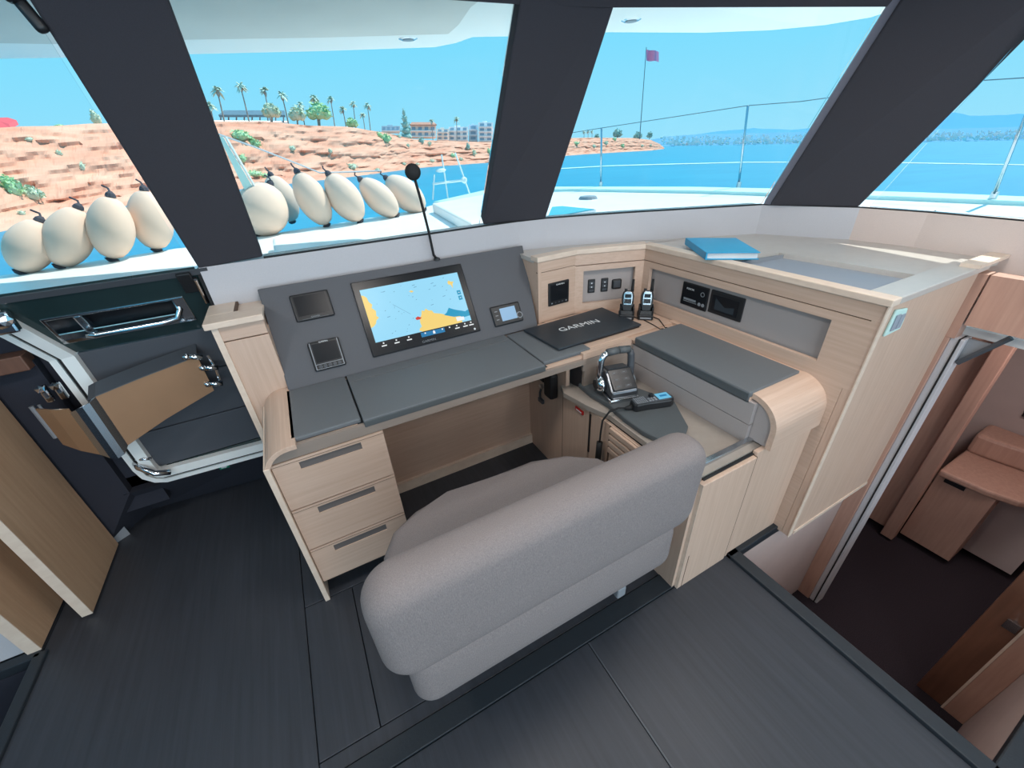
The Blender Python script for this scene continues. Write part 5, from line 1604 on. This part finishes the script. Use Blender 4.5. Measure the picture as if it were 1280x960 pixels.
def house(x0, x1, y0, y1, dist, m_, label, nx, ny, roof=False, thick=9):
    t = thing('house', far_pt((x0 + x1) / 2, y1, dist), label, 'building', 'hotels and houses behind the bank')
    up_box(MB(), x0, x1, y0, y1 + 1.5, dist, thick).build('wall', m_, t)
    for j in range(ny):
        for i in range(nx):
            wx = x0 + (x1 - x0) * (i + 0.22) / nx
            wy = y0 + (y1 - y0) * (j + 0.25) / ny
            up_box(MB(), wx, wx + (x1 - x0) / nx * 0.56, wy, wy + (y1 - y0) / ny * 0.5, dist - 0.25, 0.3).build('window', win_m, t)
        up_box(MB(), x0 - 0.3, x1 + 0.3, y0 + (y1 - y0) * (j + 0.86) / ny, y0 + (y1 - y0) * (j + 1.0) / ny, dist - 1.2, 1.3).build('balcony', wall_pal[0], t)
    if roof:
        a, b, c_, d_ = far_pt(x0 - 1, y0, dist - 1), far_pt(x1 + 1, y0, dist - 1), far_pt(x1 - 2, y0 - 3, dist + thick / 2), far_pt(x0 + 2, y0 - 3, dist + thick / 2)
        MB().prism([a, b, c_, d_], SN * 0.3).build('roof', terra, t)
    else:
        up_box(MB(), x0 + (x1 - x0) * 0.3, x0 + (x1 - x0) * 0.6, y0 - 1.6, y0 + 0.3, dist + 2, 3).build('roof_hut', m_, t)


house(477, 500, 157.5, 164, 150, wall_pal[3], 'low grey flat building left of the conifer', 4, 1)
house(513, 545, 157, 171, 160, wall_pal[1], 'cream house with terracotta roof right of the conifer', 4, 2, True)
house(546, 561, 161, 175, 170, wall_pal[1], 'cream pink house between terracotta roof and lone palm', 2, 3)
house(561, 585, 158.5, 175.5, 175, wall_pal[0], 'white hotel behind the lone dark palm', 3, 3)
house(586, 597, 156, 176, 178, wall_pal[2], 'narrow pale blue hotel wing right of the lone palm', 1, 3)
house(598, 616, 153, 176.5, 172, wall_pal[0], 'tallest white hotel with dark balconies near the middle pillar', 2, 4)
house(616, 632, 161, 177, 180, wall_pal[2], 'pale blue building running behind the middle pillar', 2, 3)

# ---- flagpole with red flag on the headland
Df = sdist(sea_pt(800, 189)) * 1.1
t = thing('flagpole', far_pt(799.5, 173, Df), 'tall flagpole flying a pinkish red flag on the headland', 'flagpole')
pb, pt_ = far_pt(799.5, 174, Df), far_pt(808, 59, Df)
pr = 0.55 * ((pt_ - EYE).dot(CW)) / F_PX
MB().tube([pb, pt_], pr, 6, r1=pr * 0.7).build('pole', mat('flagpole_paint', (92, 116, 134), 0.6), t)
flg = MB()
NX = 10
rows = []
for k in range(NX + 1):
    f = k / NX
    x = 808 + 15.5 * f
    wv = math.sin(f * 7) * 0.6
    yt_, yb_ = 61.5 + 3.0 * f + wv, 75.8 + 1.4 * f + wv
    sh_ = math.sin(f * 7) * 1.5
    rows.append((far_pt(x, yt_, Df + sh_), far_pt(x, yb_, Df + sh_)))
out_ = (pt_ - EYE).normalized()
for (a, b), (c_, d_) in zip(rows[:-1], rows[1:]):
    flg.prism([b, d_, c_, a], out_ * 0.05)
bmesh.ops.remove_doubles(flg.bm, verts=flg.bm.verts[:], dist=0.001)
flg.build('flag', mat('flag_cloth', (255, 150, 180), 0.8), t)

# ---- far shore: town and hills
hill_haze_m = mat('far_hills_haze_blue', (112, 164, 192), 0.95, var=1, rgb2=(104, 156, 186), scale=(0.002, 0.002, 0.002), spec=0.0)  # distance haze painted into the blue base colour
mountain_haze_m = mat('far_mountains_haze_blue', (96, 160, 204), 0.95, spec=0.0)  # haze of the farther range, painted in as stronger blue


def ridge(name, pts, d0, d1, m_, seed):
    mb = MB()
    rnd = random.Random(seed)
    rows = []
    x = pts[0][0]
    while x <= pts[-1][0]:
        y = interp(pts, x) + 0.8 * noise.noise(V((x * 0.06, seed, 0))) + 0.5 * noise.noise(V((x * 0.2, seed, 1)))
        s0 = far_pt(x, 200, d0)
        s0 = s0 - SN * ((s0 - EYE).dot(SN) + SEA_H)
        T = far_pt(x, y, d1)
        r_ = [s0]
        for k in range(1, 5):
            f = k / 5
            r_.append(s0.lerp(T, f) + SN * ((T - EYE).dot(SN)) * 0.12 * noise.noise(V((x * 0.03, k * 1.3, seed))))
        r_.append(T)
        rows.append([mb.bm.verts.new(p) for p in r_])
        x += 6
    for a, b in zip(rows[:-1], rows[1:]):
        for k in range(5):
            mb.bm.faces.new((a[k], b[k], b[k + 1], a[k + 1]))
    mb.build(name, m_, kind='structure', smooth=True)


ridge('hills_near', [(800, 178), (830, 171), (870, 168), (910, 167), (960, 166), (1010, 165), (1080, 164), (1150, 162), (1220, 160), (1290, 158), (1360, 158)], 1500, 2600, hill_haze_m, 3)
ridge('mountains_far', [(840, 172), (900, 164), (940, 160.5), (990, 162), (1050, 158), (1110, 157), (1150, 152), (1180, 142), (1192, 140), (1215, 145), (1250, 144), (1280, 142), (1330, 148)], 3200, 5200, mountain_haze_m, 7)
tw = MB()
rnd = random.Random(11)
for k in range(900):
    x = rnd.uniform(828, 1330)
    f = rnd.random() ** 1.5
    D_ = 1250 + 600 * f
    yb_ = (185 - 0.018 * (x - 640)) - 0.2 - 9.5 * f
    w_, h_ = rnd.uniform(1.0, 3.6), rnd.uniform(0.9, 2.6)
    up_box(tw, x, x + w_, yb_ - h_, yb_ + 1.2, D_, 14)
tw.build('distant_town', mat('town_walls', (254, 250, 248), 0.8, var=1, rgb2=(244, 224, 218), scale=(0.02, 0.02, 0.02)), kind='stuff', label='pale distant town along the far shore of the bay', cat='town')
tg = MB()
for k in range(110):
    x = rnd.uniform(826, 1330)
    f = rnd.random()
    D_ = 1255 + 620 * f
    yb_ = (185 - 0.018 * (x - 640)) - 0.6 - 9 * f
    c_ = far_pt(x, yb_, D_)
    s_ = rnd.uniform(0.9, 1.9) * (c_ - EYE).dot(CW) / F_PX
    tg.ball(c_, (s_, s_, s_ * 0.6), 1)
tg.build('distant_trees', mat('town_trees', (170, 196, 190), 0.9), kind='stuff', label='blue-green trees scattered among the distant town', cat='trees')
